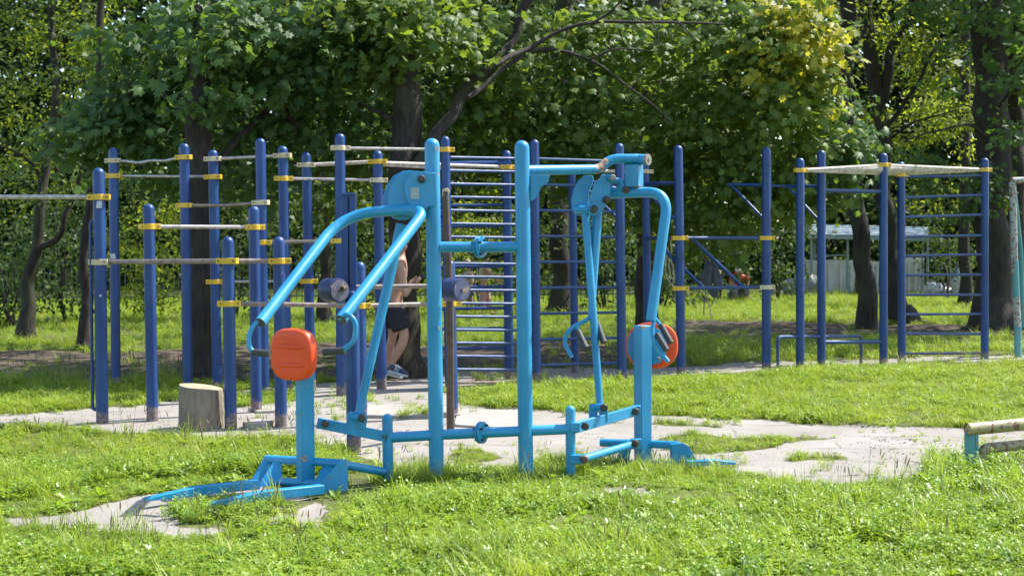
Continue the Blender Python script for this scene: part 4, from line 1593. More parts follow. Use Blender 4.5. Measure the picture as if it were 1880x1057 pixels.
up = lambda n, px, Y, z0, rx, rz, **k: (px, 438 - (z0 - 1.6) * F / Y, Y, rx, rx, rz, n, dict(size=0.2, per=10, spread=0.5, **k))  # unseen leaf masses above the frame, added to shade boughs and ground
D = dict
# front maples whose boughs hang over the frames
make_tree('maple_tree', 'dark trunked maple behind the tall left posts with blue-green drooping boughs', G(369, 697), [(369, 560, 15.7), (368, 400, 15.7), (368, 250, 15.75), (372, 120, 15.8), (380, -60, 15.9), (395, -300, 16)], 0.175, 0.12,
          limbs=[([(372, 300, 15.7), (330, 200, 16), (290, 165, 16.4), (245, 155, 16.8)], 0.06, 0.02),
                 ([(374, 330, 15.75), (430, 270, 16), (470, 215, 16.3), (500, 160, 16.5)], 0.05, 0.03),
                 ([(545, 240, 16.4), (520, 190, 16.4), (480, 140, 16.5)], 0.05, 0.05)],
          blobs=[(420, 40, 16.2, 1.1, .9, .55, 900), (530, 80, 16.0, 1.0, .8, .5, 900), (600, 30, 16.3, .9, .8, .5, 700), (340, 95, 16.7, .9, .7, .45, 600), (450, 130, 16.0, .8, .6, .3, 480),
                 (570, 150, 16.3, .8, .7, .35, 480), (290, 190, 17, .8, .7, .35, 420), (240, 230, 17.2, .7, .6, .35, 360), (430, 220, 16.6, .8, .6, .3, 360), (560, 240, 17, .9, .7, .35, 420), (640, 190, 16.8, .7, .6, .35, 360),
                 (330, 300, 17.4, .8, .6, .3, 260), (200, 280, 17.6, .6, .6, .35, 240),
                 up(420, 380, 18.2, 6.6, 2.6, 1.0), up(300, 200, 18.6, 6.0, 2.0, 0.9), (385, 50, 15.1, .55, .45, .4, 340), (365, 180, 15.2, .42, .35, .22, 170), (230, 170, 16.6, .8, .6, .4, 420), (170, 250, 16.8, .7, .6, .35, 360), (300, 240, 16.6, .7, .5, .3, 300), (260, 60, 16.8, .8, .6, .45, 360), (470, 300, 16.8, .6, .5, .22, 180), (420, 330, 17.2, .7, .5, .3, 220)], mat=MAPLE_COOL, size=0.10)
make_tree('maple_tree', 'thick maple trunk behind the shirtless man with boughs over the centre', G(733, 691), [(737, 560, 16.2), (742, 400, 16.2), (746, 250, 16.2), (742, 120, 16.25), (736, 40, 16.3), (730, -80, 16.3), (725, -300, 16.4)], 0.20, 0.15,
          limbs=[([(760, 310, 16.1), (800, 250, 16.1), (850, 185, 16.5), (905, 120, 16.7), (945, 60, 16.8), (985, -10, 16.9), (1010, -120, 17)], 0.08, 0.055),
                 ([(905, 120, 16.1), (980, 85, 16.65), (1060, 45, 16.75), (1200, 42, 16.85), (1330, 45, 17.05)], 0.032, 0.012), ([(1200, 42, 16.4), (1210, 60, 16.35), (1204, 85, 16.3)], 0.012, 0.005), ([(1245, 42, 16.45), (1262, 62, 16.4), (1280, 78, 16.4)], 0.011, 0.004), ([(1080, 45, 16.3), (1120, 25, 16.3), (1160, -10, 16.3)], 0.018, 0.01),
                 ([(860, 180, 16.1), (980, 95, 16.65), (1080, 110, 16.75), (1160, 165, 16.85), (1230, 225, 16.95)], 0.030, 0.01), ([(1080, 110, 16.3), (1130, 90, 16.3), (1200, 95, 16.3)], 0.016, 0.006), ([(1160, 165, 16.4), (1170, 150, 16.3), (1185, 130, 16.3)], 0.008, 0.004),
                 ([(745, 240, 16.2), (700, 210, 16.3), (660, 190, 16.4)], 0.04, 0.015)],
          blobs=[(660, 60, 15.9, .7, .6, .5, 600), (740, 20, 15.8, .6, .6, .45, 560), (790, 60, 15.8, .45, .5, .4, 340), (700, 110, 15.8, .5, .4, .3, 260), (860, 40, 16.8, .9, .7, .5, 560), (890, 130, 16.6, .7, .6, .4, 430),
                 (850, 200, 16.9, .7, .6, .4, 380), (960, 180, 17, .9, .7, .45, 520), (1060, 110, 17.2, 1.0, .8, .5, 620), (1040, 240, 17.3, 1.0, .8, .45, 620), (930, 260, 17.1, .8, .6, .35, 420), (840, 270, 17, .7, .5, .3, 330),
                 (700, 290, 17.4, .8, .6, .25, 200), (650, 300, 17.6, .7, .6, .35, 240), (620, 360, 18.2, .6, .5, .3, 200), (1120, 40, 17.4, 1.0, .8, .4, 450), (1110, 300, 17.6, 1.0, .7, .4, 480), (1000, 320, 17.8, .9, .7, .3, 360),
                 (560, 380, 18.6, .6, .5, .35, 200), (1100, 190, 17.4, .9, .7, .4, 460),
                 up(360, 760, 18.4, 6.6, 2.6, 1.0), up(300, 1000, 19.0, 6.6, 2.6, 1.0)], mat=MAPLE, size=0.10, tint0=0.42)
make_tree('maple_tree', 'full maple with a yellow tipped bough above the right dip bars', G(1192, 640), [(1188, 540, 18.9), (1186, 400, 18.9), (1190, 200, 18.9), (1200, 0, 18.9), (1210, -300, 19)], 0.16, 0.11,
          limbs=[([(1190, 250, 18.9), (1260, 150, 18.6), (1340, 80, 18.2), (1420, 40, 17.9)], 0.06, 0.02), ([(1188, 330, 18.9), (1260, 290, 18.6), (1350, 270, 18.3), (1430, 260, 18)], 0.05, 0.015)],
          blobs=[(1250, 60, 17.8, .9, .8, .5, 620), (1350, 90, 17.5, .9, .8, .55, 760, D(tint0=.6)), (1420, 40, 17.3, .7, .6, .45, 560, D(tint0=.75)), (1470, 70, 17.0, .5, .4, .5, 420, D(mat=YELLOWING, tint0=.8, tvar=.4)), (1455, 110, 16.9, .55, .4, .55, 300, D(tint0=.8)), (1410, 110, 17.0, .55, .4, .5, 260, D(mat=YELLOWING, tint0=.3, tvar=.4)), (1460, 30, 16.9, .4, .4, .35, 200, D(mat=YELLOWING, tint0=.4, tvar=.4)),
                 (1490, 150, 17.2, .3, .3, .35, 220, D(mat=YELLOWING, tint0=.35)), (1460, 200, 17.3, .45, .4, .4, 330, D(tint0=.75)), (1250, 190, 18, .9, .8, .5, 620), (1350, 200, 17.6, .9, .8, .5, 760), (1240, 290, 18.2, .8, .7, .45, 560), (1340, 310, 17.9, .9, .7, .45, 680),
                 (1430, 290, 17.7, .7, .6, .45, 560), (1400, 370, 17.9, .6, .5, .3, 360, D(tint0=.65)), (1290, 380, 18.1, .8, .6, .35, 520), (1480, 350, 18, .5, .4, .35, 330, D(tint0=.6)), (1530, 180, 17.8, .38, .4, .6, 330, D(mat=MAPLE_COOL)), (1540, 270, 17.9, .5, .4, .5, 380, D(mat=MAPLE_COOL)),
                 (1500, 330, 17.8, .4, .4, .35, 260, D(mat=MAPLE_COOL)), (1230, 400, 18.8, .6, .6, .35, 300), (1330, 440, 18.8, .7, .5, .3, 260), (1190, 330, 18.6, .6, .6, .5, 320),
                 up(240, 1200, 19.6, 6.8, 1.8, 0.8)], mat=MAPLE, size=0.10, tint0=0.62, toward=0.45)
# right group of trunks
make_tree('park_tree', 'slim leaning dark trunk in front of the garbage shelter', G(1598, 604), [(1590, 540, 23.4), (1582, 470, 23.4), (1573, 390, 23.4), (1562, 300, 23.5), (1556, 180, 23.6), (1560, 0, 23.8), (1565, -250, 24)], 0.165, 0.125, kind='oval', mat=LIME, size=0.085,
          blobs=[(1640, 60, 24.5, 1.3, 1, .7, 700), (1560, 20, 24.6, 1.0, 1, .6, 420), (1580, 220, 25, 1.0, .8, .6, 420)], flare=1.35)
make_tree('park_tree', 'forked dark trunk just right of the leaning one, flaring at its foot', G(1658, 594), [(1642, 560, 25.3), (1634, 480, 25.3), (1628, 400, 25.3), (1618, 300, 25.3), (1614, 230, 25.3), (1608, 170, 25.3), (1598, 80, 25.3), (1590, -40, 25.4), (1585, -250, 25.5)], 0.165, 0.12,
          limbs=[([(1620, 185, 25.3), (1636, 130, 25.2), (1652, 80, 25.1), (1668, 30, 25), (1700, -60, 25)], 0.10, 0.06), ([(1618, 235, 25.3), (1660, 190, 25), (1690, 140, 24.7), (1715, 90, 24.5)], 0.05, 0.02), ([(1620, 260, 25.3), (1680, 225, 25), (1760, 200, 24.8)], 0.03, 0.012)],
          kind='oval', mat=LIME, size=0.085, blobs=[(1720, 150, 25.8, 1.2, .9, .9, 800, D(tint0=.95)), (1690, 60, 26, 1.1, .9, .7, 560, D(tint0=.9)), (1760, 240, 26, 1.0, .8, .6, 520, D(tint0=.9)), (1660, 260, 26.2, .8, .8, .6, 300), up(500, 1640, 26.5, 7.5, 2.6, 1.1)], flare=2.0)
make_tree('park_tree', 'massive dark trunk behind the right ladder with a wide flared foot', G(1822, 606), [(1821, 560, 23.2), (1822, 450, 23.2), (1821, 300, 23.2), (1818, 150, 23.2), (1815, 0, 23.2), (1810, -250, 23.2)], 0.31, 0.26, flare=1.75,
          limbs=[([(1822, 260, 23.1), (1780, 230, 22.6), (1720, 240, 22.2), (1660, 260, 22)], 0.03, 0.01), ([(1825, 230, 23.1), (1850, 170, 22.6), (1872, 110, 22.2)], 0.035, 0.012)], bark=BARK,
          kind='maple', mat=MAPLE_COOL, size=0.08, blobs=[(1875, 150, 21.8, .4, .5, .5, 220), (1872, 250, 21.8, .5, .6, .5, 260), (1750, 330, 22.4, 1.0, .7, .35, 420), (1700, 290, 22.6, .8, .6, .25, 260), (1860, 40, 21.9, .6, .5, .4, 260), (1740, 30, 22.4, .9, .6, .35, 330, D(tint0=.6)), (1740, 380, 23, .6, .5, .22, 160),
                 up(900, 1830, 23.8, 7.2, 2.8, 1.1), up(800, 1560, 21.5, 7.6, 2.2, 0.9), up(600, 1810, 21.2, 7.4, 1.8, 0.8), up(700, 1960, 22.5, 8.2, 2.6, 1.1), up(600, 2000, 24, 5.2, 2.2, 1.2)])  # these high clumps are out of view, added to shade the right meadow
make_tree('park_tree', 'dark trunk at the right edge behind the peeling goal post', G(1868, 588), [(1868, 450, 25.6), (1868, 300, 25.6), (1866, 150, 25.6), (1870, 0, 25.6), (1872, -250, 25.6)], 0.17, 0.14, kind='oval', mat=SHRUB, size=0.085, blobs=[(1880, 380, 26.4, .8, .7, .8, 420), up(400, 1900, 26.5, 7.4, 2.4, 1.0), up(700, 2150, 24.5, 8.2, 2.6, 1.1)])  # overhead clumps beyond the frame, added for shade on the meadow
# left group
make_tree('park_tree', 'small forked tree at the left edge with bare crooked limbs', G(50, 627), [(52, 560, 21.8), (56, 500, 21.8), (64, 455, 21.8), (74, 400, 21.8), (78, 330, 21.9), (92, 250, 22), (100, 150, 22.1), (95, 20, 22.2), (95, -150, 22.2)], 0.12, 0.045,
          limbs=[([(66, 455, 21.8), (100, 440, 21.7), (122, 410, 21.6), (140, 350, 21.5), (160, 290, 21.5), (178, 230, 21.5)], 0.055, 0.025), ([(76, 350, 21.9), (60, 310, 21.8), (30, 280, 21.7), (-10, 265, 21.6)], 0.035, 0.015), ([(84, 280, 21.9), (120, 210, 21.8), (140, 150, 21.7)], 0.03, 0.012)],
          kind='oval', mat=LIME, size=0.075, blobs=[(60, 60, 22.4, 1.3, 1, .8, 620, D(tint0=.6)), (150, 90, 22.6, 1.2, 1, .8, 620, D(tint0=.6)), (40, 200, 22.8, 1.1, 1, .8, 520), (130, 250, 23, 1.1, .9, .7, 520), (20, 330, 22.8, 1.0, .8, .6, 420), (200, 60, 22.6, .9, .8, .6, 360), up(500, 60, 23.2, 6.8, 2.4, 1)])
make_tree('park_tree', 'slender dark trunk just left of the tallest left posts', G(156, 643), [(156, 560, 20.4), (158, 450, 20.4), (163, 380, 20.4), (170, 300, 20.4), (180, 200, 20.5), (185, 60, 20.6), (190, -150, 20.7)], 0.075, 0.05, limbs=[([(166, 360, 20.4), (185, 310, 20.3), (200, 260, 20.2), (215, 190, 20.2)], 0.035, 0.015)],
          kind='oval', mat=SHRUB, size=0.075, blobs=[(180, 160, 20.6, .9, .8, .6, 420), (110, 330, 21, .8, .7, .5, 360), (210, 350, 21, .7, .6, .5, 320), (250, 130, 20.8, .8, .7, .5, 360), (20, 20, 20.5, 1.0, .7, .4, 380), (60, 130, 20.4, .9, .5, .18, 240), up(300, 170, 21.5, 6.2, 2, .9)])
make_tree('park_tree', 'thin dark trunk seen between the middle pull-up posts', G(598, 592), [(598, 500, 26), (597, 400, 26), (600, 300, 26), (605, 150, 26), (610, -100, 26)], 0.12, 0.09, kind='oval', mat=SHRUB, size=0.09, blobs=[(600, 330, 26.5, 1.2, 1, .6, 420), (560, 420, 26.8, .9, .8, .4, 300), (640, 250, 26.8, 1.2, 1, .8, 420), up(400, 600, 27, 7, 2.6, 1.1), up(420, 844, 26, 8.4, 2.4, 1.0), up(450, 419, 24, 8.6, 2.3, 1.0), up(450, 672, 29, 9.0, 2.6, 1.1), up(400, 440, 30, 9.5, 2.6, 1.1), up(420, 702, 21.5, 8.4, 2.2, 1.0)])  # high unseen clumps spread past the tree, added to shade the left meadow
make_tree('park_tree', 'dark trunk with spreading roots behind the wide-runged ladder', G(1030, 577), [(1030, 500, 28.5), (1026, 400, 28.5), (1030, 280, 28.6), (1030, 100, 28.7), (1035, -100, 28.8)], 0.21, 0.17, flare=2.0, kind='oval', mat=SHRUB, size=0.1, blobs=[(1060, 380, 28.2, 1.4, 1, .7, 520), (960, 420, 28.4, 1.0, .8, .5, 360), (1120, 430, 28, 1.0, .8, .5, 360), (1010, 270, 28.8, 1.6, 1, .8, 460), up(500, 1040, 29.5, 7.6, 2.8, 1.2), up(420, 1103, 23, 8.2, 2.3, 1.0), up(420, 1208, 28, 8.4, 2.5, 1.1), up(420, 1500, 27, 8.6, 2.4, 1.1), up(380, 960, 24.5, 8.6, 2.0, 1.0)])  # its overhead clumps stay out of view, added to shade the ground behind
make_tree('park_tree', 'half hidden trunk just left of the massive one by the white bags', G(1771, 560), [(1770, 480, 31), (1768, 380, 31), (1772, 200, 31), (1775, -100, 31)], 0.14, 0.11, kind='oval', mat=LIME, size=0.1, blobs=[(1720, 340, 31.5, 1.4, 1, .7, 420), (1790, 150, 31.5, 1.5, 1, 1, 460, D(tint0=.7)), (1690, 200, 31.5, 1.4, 1, .9, 420, D(tint0=.7))])

# shrubs in the middle distance: one plant each
def shrub(name, label, px, py_base, blobs, mat=SHRUB, size=0.09, kind='oval', nst=4):
    base = G(px, py_base)
    root = thing(name, label, 'shrub', base, 'shrubs growing between the trunks')
    m = MB()
    for (bx_, by_, Y, rx, ry, rz, n) in [b_[:7] for b_ in blobs][:nst]:
        q, rr = branch([base - Vector((0, 0, 0.1)), base.lerp(P(bx_, by_, Y), 0.5) + Vector((0, 0, 0.15)), P(bx_, by_, Y)], 0.03, 0.012, 0.6)
        m.tube(q, rr, 7)
    m.build('stem', BARK, root)
    al = [spray_leaves(P(b_[0], b_[1], b_[2]), b_[3:6], b_[6], size=size, **(b_[7] if len(b_) > 7 else {})) for b_ in blobs]
    leaf_mesh('foliage', *[np.concatenate([x[j] for x in al]) for j in range(5)], kind, mat, root)
    return root


shrub('shrub', 'dark shrub at the left edge under the forked tree', 20, 604, [(10, 520, 25.5, 1.0, .8, .6, 700), (60, 450, 26, 1.0, .8, .6, 600), (-20, 410, 26, .9, .8, .7, 400), (40, 565, 25.4, .9, .6, .3, 340)])
shrub('shrub', 'dark green shrub left of the slender trunk', 118, 596, [(120, 530, 26.4, .7, .7, .5, 460), (120, 440, 26.6, .9, .8, .6, 520), (100, 380, 27, .9, .8, .5, 360)])
shrub('shrub', 'bright yellow-green shrub glowing between the first tall posts', 268, 592, [(250, 520, 26.8, .6, .6, .45, 420, D(tint0=.8)), (290, 470, 27, .7, .6, .5, 460, D(tint0=.8)), (250, 430, 27.4, .7, .7, .5, 380), (300, 545, 26.8, .5, .5, .3, 240, D(tint0=.9)), (290, 380, 27.6, .8, .7, .5, 360)], mat=LIME)
shrub('shrub', 'leafy shrub in shade behind the thick left trunk', 430, 588, [(420, 450, 27.2, .9, .8, .7, 560), (450, 540, 27, .7, .6, .4, 300), (470, 380, 27.6, 1.0, .8, .6, 480), (420, 340, 27.8, .9, .8, .5, 360)])
shrub('shrub', 'loose shrub behind the short post beside the barbell guide', 660, 586, [(660, 500, 27.4, .8, .7, .6, 460), (650, 420, 27.8, .9, .8, .6, 500), (690, 550, 27.2, .7, .6, .35, 260), (640, 350, 28, .9, .7, .5, 400)])
shrub('shrub', 'yellow-green shrub behind the hanging olive bag', 805, 584, [(800, 470, 27.6, .7, .7, .6, 460, D(tint0=.75)), (790, 400, 28, .8, .8, .6, 420, D(tint0=.6)), (800, 540, 27.4, .6, .6, .4, 260)], mat=LIME)
shrub('shrub', 'bright shrub behind the two people and the close-runged ladder', 880, 576, [(860, 440, 31, .9, .7, .5, 560, D(tint0=.75)), (900, 400, 31.4, 1.0, .8, .6, 480, D(tint0=.5)), (930, 500, 31, .7, .6, .5, 360), (850, 520, 31.2, .6, .6, .4, 280)], mat=LIME)
shrub('shrub', 'dark shrub left of the wide ladder trunk', 970, 572, [(960, 500, 30, .9, .7, .6, 460), (980, 430, 30.2, 1.0, .8, .6, 480)])
shrub('shrub', 'shrub with light speckled leaves right of the rooted trunk', 1110, 570, [(1100, 500, 30, .9, .7, .6, 520), (1120, 430, 30.2, 1.0, .8, .7, 520), (1080, 545, 29.8, .7, .6, .3, 260)])
shrub('shrub', 'dense dark shrub behind the hanging ropes', 1215, 566, [(1215, 490, 30.6, 1.0, .8, .6, 560), (1200, 420, 30.8, 1.0, .8, .6, 520), (1250, 535, 30.4, .9, .6, .35, 340), (1230, 360, 31, 1.0, .8, .6, 400)])
shrub('shrub', 'grey-green shrub behind the hanging jacket', 1320, 556, [(1300, 480, 33, 1.1, .8, .6, 460), (1340, 430, 33.2, 1.2, .9, .7, 520), (1280, 420, 33, 1.0, .9, .6, 400)])
shrub('shrub', 'dark shrub beside the garbage bags left of the shelter', 1430, 552, [(1430, 490, 33.6, 1.0, .8, .7, 560), (1440, 420, 33.8, 1.1, .9, .7, 520), (1400, 380, 34, 1.1, .9, .6, 400)])
shrub('shrub', 'speckled shrub right of the garbage shelter', 1745, 552, [(1735, 480, 35, .9, .7, .7, 460), (1740, 430, 35.2, 1.0, .9, .6, 460), (1690, 420, 41, 1.1, .9, .6, 360)])
shrub('shrub', 'dark shrub at the far right edge', 1880, 566, [(1890, 480, 30, 1.0, .8, .7, 520), (1880, 420, 30.3, 1.0, .8, .6, 420)])

# far-off wood that reads as one mass
def wood(name, label, n, y0, y1, z0, z1, size, mat, xw=0.47, tint0=0.5, thr=0.34):
    ns = n // 12
    yy = rng.uniform(y0, y1, ns)
    xx = (rng.random(ns) * 2 - 1) * yy * xw
    zz = z0 + (z1 - z0) * rng.random(ns)
    cl = vnoise(xx, zz, 0.45, 50) * 0.6 + vnoise(xx, zz, 1.3, 51) * 0.4
    keep = cl > thr
    xx, yy, zz, cl = xx[keep], yy[keep], zz[keep], cl[keep]
    C = np.stack([xx, yy, zz], -1)
    C = np.repeat(C, 12, 0)
    m_ = len(C)
    C = C + rng.normal(0, 0.42, (m_, 3))
    Nn = np.array([0, -0.5, 0.7]) + rng.normal(0, 0.5, (m_, 3))
    T = np.array([0, 0, -0.6]) + rng.normal(0, 0.6, (m_, 3))
    S = size * rng.uniform(0.6, 1.3, m_)
    tint = np.clip(tint0 + np.repeat((cl - 0.55) * 1.3, 12) + rng.normal(0, 0.2, m_), 0, 1)
    o = leaf_mesh(name, C, Nn, T, S, tint, 'rhomb', mat)
    o['kind'] = 'stuff'
    o['label'] = label
    return o


wood('woodland', 'shade-darkened far wood behind the park trees', 95000, 38, 47, 0.2, 13, 0.19, WOODL, tint0=0.4, xw=0.75)
wood('woodland', 'dense dark wood at the back of the park', 180000, 48, 60, 0.0, 16, 0.42, SHRUB, tint0=0.35, thr=0.1, xw=0.8)
# ------------------------------------------------------------------ street furniture and clutter
TEAL = mat_paint('peeling_teal_paint', (0.04, 0.22, 0.25), (0.09, 0.30, 0.31), 0.5, 0.60, (0.42, 0.33, 0.1))
OLIVE = mat_paint('peeling_yellow_pipe_paint', (0.40, 0.31, 0.11), (0.27, 0.25, 0.13), 0.5, 0.53, (0.20, 0.11, 0.06))
PEELW = mat_paint('peeling_white_red_paint', (0.36, 0.38, 0.34), (0.26, 0.3, 0.27), 0.6, 0.54, (0.25, 0.06, 0.05))
GREYGREEN = mat_simple('grey_green_metal', (0.17, 0.24, 0.22), (0.26, 0.30, 0.27), 0.6, 14)
CONC = mat_simple('stained_container', (0.72, 0.69, 0.62), (0.55, 0.52, 0.46), 0.8, 3)
ROOF = mat_simple('pale_roof_sheet', (0.55, 0.62, 0.66), (0.42, 0.5, 0.54), 0.4, 4, 0.1)
BAGW = mat_simple('pale_plastic_bag', (0.55, 0.55, 0.56), (0.36, 0.36, 0.38), 0.3, 12, 0, 0.8)
BAGD = mat_simple('dark_plastic_bag', (0.12, 0.125, 0.13), (0.22, 0.22, 0.22), 0.3, 10, 0, 0.8)

# peeling pipe rail in the right foreground
rl = thing('pipe_barrier', 'low peeling yellow and teal pipe barrier in the right foreground grass', 'barrier', G(1782, 868))
Yr = GY(1782, 868)
Ye = Yr + 0.5
e1, e2 = P(1776, 788, Yr), P(2150, 752, Ye)
MB().tube([e1, e2], 0.043, 20, cap=False).tube([e1 + (e2 - e1).normalized() * 0.004, e2], 0.036, 20).build('top_pipe', OLIVE, rl)
MB().tube([e1 + (e2 - e1).normalized() * 0.03, e1 + (e2 - e1).normalized() * 0.034], 0.0355, 18).build('pipe_mouth', BOLT, rl)
lw = fillet([P(1806, 872, Yr + 0.05), P(1804, 823, Yr + 0.05), P(2150, 790, Ye)], 0.05)
MB().tube(lw, 0.036, 18).build('lower_pipe', OLIVE, rl)
MB().beam(P(1782, 880, Yr + 0.01), P(1780, 795, Yr + 0.01), 0.07, 0.02).beam(P(1793, 880, Yr + 0.03), P(1791, 795, Yr + 0.03), 0.02, 0.06).build('leg', TEAL, rl, bevel=0.003)
MB().beam(P(2080, 850, Ye), P(2080, 760, Ye), 0.06, 0.02).build('leg', TEAL, rl, bevel=0.003)

# goal post at the right edge
gl = thing('goal_frame', 'peeling white and teal goal frame post at the right edge', 'goal frame', G(1869, 656))
Yg = GY(1869, 656)
MB().tube([P(1868.5, 600, Yg), P(1862.5, 480, Yg), P(1859, 334, Yg)], 0.045, 16).build('post', PEELW, gl)
MB().tube([G(1869, 656) - Vector((0, 0, .1)), P(1868.4, 599, Yg)], 0.047, 16).build('post_foot', TEAL, gl)
MB().tube([P(1865.5, 545, Yg), P(1863, 478, Yg)], 0.0465, 16).build('post_band', TEAL, gl)
MB().tube([P(1878, 600, Yg + 0.35), P(1874, 460, Yg + .3), P(1862, 350, Yg + 0.02)], 0.03, 12).build('brace', TEAL, gl)
MB().tube([P(1858, 331, Yg), P(2100, 326, Yg + 0.2)], 0.04, 14).build('crossbar', PEELW, gl)
MB().tube([P(2098, 680, Yg + .2), P(2098, 326, Yg + .2)], 0.045, 14).build('post', PEELW, gl)

# garbage shelter far behind
Ys = GY(1590, 543)
sh = thing('garbage_shelter', 'small open shelter with pale corrugated roof between far trunks', 'shelter', G(1597, 543))
m = MB()
a, b_, c_, d_ = P(1484, 431, Ys - 0.3), P(1708, 436, Ys - 0.3), P(1700, 417, Ys + 1.4), P(1492, 412, Ys + 1.4)
vs, fs = [], []
strips = 6
for i in range(strips):
    t0, t1 = i / strips, (i + 1.08) / strips
    dz = Vector((0, 0, -0.02))
    o = len(vs)
    for t, h in ((t0, 0.035), (t1, 0.0)):
        q0, q1 = a.lerp(d_, t) + Vector((0, 0, h)), b_.lerp(c_, t) + Vector((0, 0, h))
        vs += [q0, q1, q0 + dz, q1 + dz]
    fs += [tuple(o + k for k in f) for f in ((0, 1, 5, 4), (2, 6, 7, 3), (0, 2, 3, 1), (4, 5, 7, 6), (0, 4, 6, 2), (1, 3, 7, 5))]
m.add(vs, fs).build('roof', ROOF, sh, smooth=False)
MB().beam(a - Vector((0, 0, .05)), b_ - Vector((0, 0, .05)), .05, .09).build('fascia', GREYGREEN, sh)
for (px_, dy) in ((1490, -0.15), (1556, -0.15), (1694, -0.15), (1703, 1.2), (1496, 1.2), (1640, 1.2)):
    q = P(px_, 440, Ys + dy)
    MB().tube([Vector((q.x, q.y, -0.1)), Vector((q.x, q.y, 1.62 + (0.2 if dy > 0 else 0)))], 0.035, 10).build('pole', GREYGREEN, sh)
MB().tube([P(1490, 470, Ys - .15), P(1556, 468, Ys - .15)], 0.02, 8).build('rail', GREYGREEN, sh)
MB().tube([P(1694, 462, Ys - .15), P(1703, 468, Ys + 1.2)], 0.02, 8).build('rail', GREYGREEN, sh)


def container(x0, x1, ytop, lab, Yc):
    q0, q1 = P(x0, 545, Yc), P(x1, 545, Yc)
    zt = P(x0, ytop, Yc).z
    o = thing('garbage_container', lab, 'container', Vector(((q0.x + q1.x) / 2, Yc, 0)), 'containers under the shelter')
    w = q1.x - q0.x
    m = MB()
    x = (q0.x + q1.x) / 2
    ringz = [(0.05, 0.9), (zt * 0.9, 1.0), (zt, 1.04), (zt, 0.96), (zt - 0.12, 0.94)]
    vs = []
    for (z, k) in ringz:
        for i, j in ((-1, -1), (1, -1), (1, 1), (-1, 1)):
            vs.append((x + i * w / 2 * k, Yc + 0.45 + j * 0.45 * k, z))
    fs = [(3, 2, 1, 0)]
    for i in range(len(ringz) - 1):
        for j in range(4):
            fs.append((i * 4 + j, i * 4 + (j + 1) % 4, (i + 1) * 4 + (j + 1) % 4, (i + 1) * 4 + j))
    fs.append((16, 17, 18, 19))
    m.add(vs, fs).build('body', CONC, o, bevel=0.02)
    f = MB()
    for i in (-0.8, -0.28, 0.28, 0.8):
        f.box((x + i * w * 0.47, Yc - 0.02, zt * 0.5), (0.04, 0.05, zt * 0.8))
    f.build('rib', CONC, o, bevel=0.006)
    return o


container(1492, 1572, 478, 'wide stained beige container under the left half of the shelter roof', Ys + 0.1)
container(1583, 1614, 480, 'narrow beige container between the two slim trunks', Ys + 0.1)
container(1652, 1696, 474, 'pale container at the right end of the shelter', Ys + 0.1)


def bag(px_, py_, Yb, w, h, mat, lab):
    c = G(px_, py_)
    c = Vector((P(px_, py_, Yb).x, Yb, h * 0.45))
    m = MB().ball(c, (w / 2, w / 2.4, h / 2), 20, 12)
    out = []
    for v in m.v:
        v = Vector(v)
        d = v - c
        s = 1 + 0.35 * noise.noise(v * 4.5) + 0.15 * noise.noise(v * 12)
        q = c + d * s
        q.z = max(q.z, 0.0)
        out.append(tuple(q))
    m.v = out
    m.tube([c + Vector((0, 0, h * 0.45)), c + Vector((0.03, 0, h * 0.62))], [0.05, 0.09], 9)
    return tag(m.build('garbage_bag', mat, None, origin=(c.x, c.y, 0)), lab, 'garbage bag', 'garbage bags round the shelter')


bag(1447, 545, 36.2, 0.55, 0.5, BAGD, 'dark round garbage bag leftmost by the shelter')
bag(1480, 545, 36.0, 0.8, 0.62, BAGD, 'big grey garbage bag against the shelter left pole')
bag(1425, 548, 36.0, 0.45, 0.25, BAGD, 'small flattened dark bag in the grass beside the dark shrub')
bag(1712, 548, 35.6, 0.55, 0.42, BAGW, 'pale crumpled garbage bag nearest the shelter right end')
bag(1736, 548, 35.8, 0.5, 0.3, BAGW, 'low pale garbage bag in the middle of the pale heap')
bag(1761, 546, 35.5, 0.52, 0.85, BAGW, 'tall upright silvery bag beside the massive trunk')

# thin dark fence far behind
fe = thing('picket_fence', 'thin dark metal fence far behind the left pull-up bars', 'fence', (-5.0, 33, 0))
m = MB()
for i in range(128):
    x = -12.5 + i * 0.13
    m.tube([(x, 33, 0.05), (x, 33, 1.15)], 0.011, 6)
for z in (0.25, 1.05):
    m.tube([(-12.5, 33, z), (4.1, 33, z)], 0.018, 6)
FENCE = mat_simple('dark_green_fence', (0.03, 0.05, 0.05), (0.05, 0.08, 0.08), 0.6, 8)
m.build('picket_panel', FENCE, fe)
for i in range(7):
    MB().tube([(-12.5 + i * 2.78, 33, -0.1), (-12.5 + i * 2.78, 33, 1.3)], 0.03, 8).build('post', FENCE, fe)

# ------------------------------------------------------------------ hanging things
JACK = mat_simple('charcoal_cloth', (0.10, 0.105, 0.115), (0.055, 0.058, 0.065), 0.9, 14, 0, 0.4)
ROPE = mat_simple('pale_rope', (0.5, 0.46, 0.36), (0.34, 0.3, 0.22), 0.9, 40, 0, 0.3)
DROPE = mat_simple('dark_rope', (0.14, 0.13, 0.09), (0.24, 0.22, 0.14), 0.9, 40, 0, 0.3)
OLIVEB = mat_simple('olive_cloth', (0.10, 0.11, 0.03), (0.055, 0.062, 0.02), 0.9, 12, 0, 0.4)


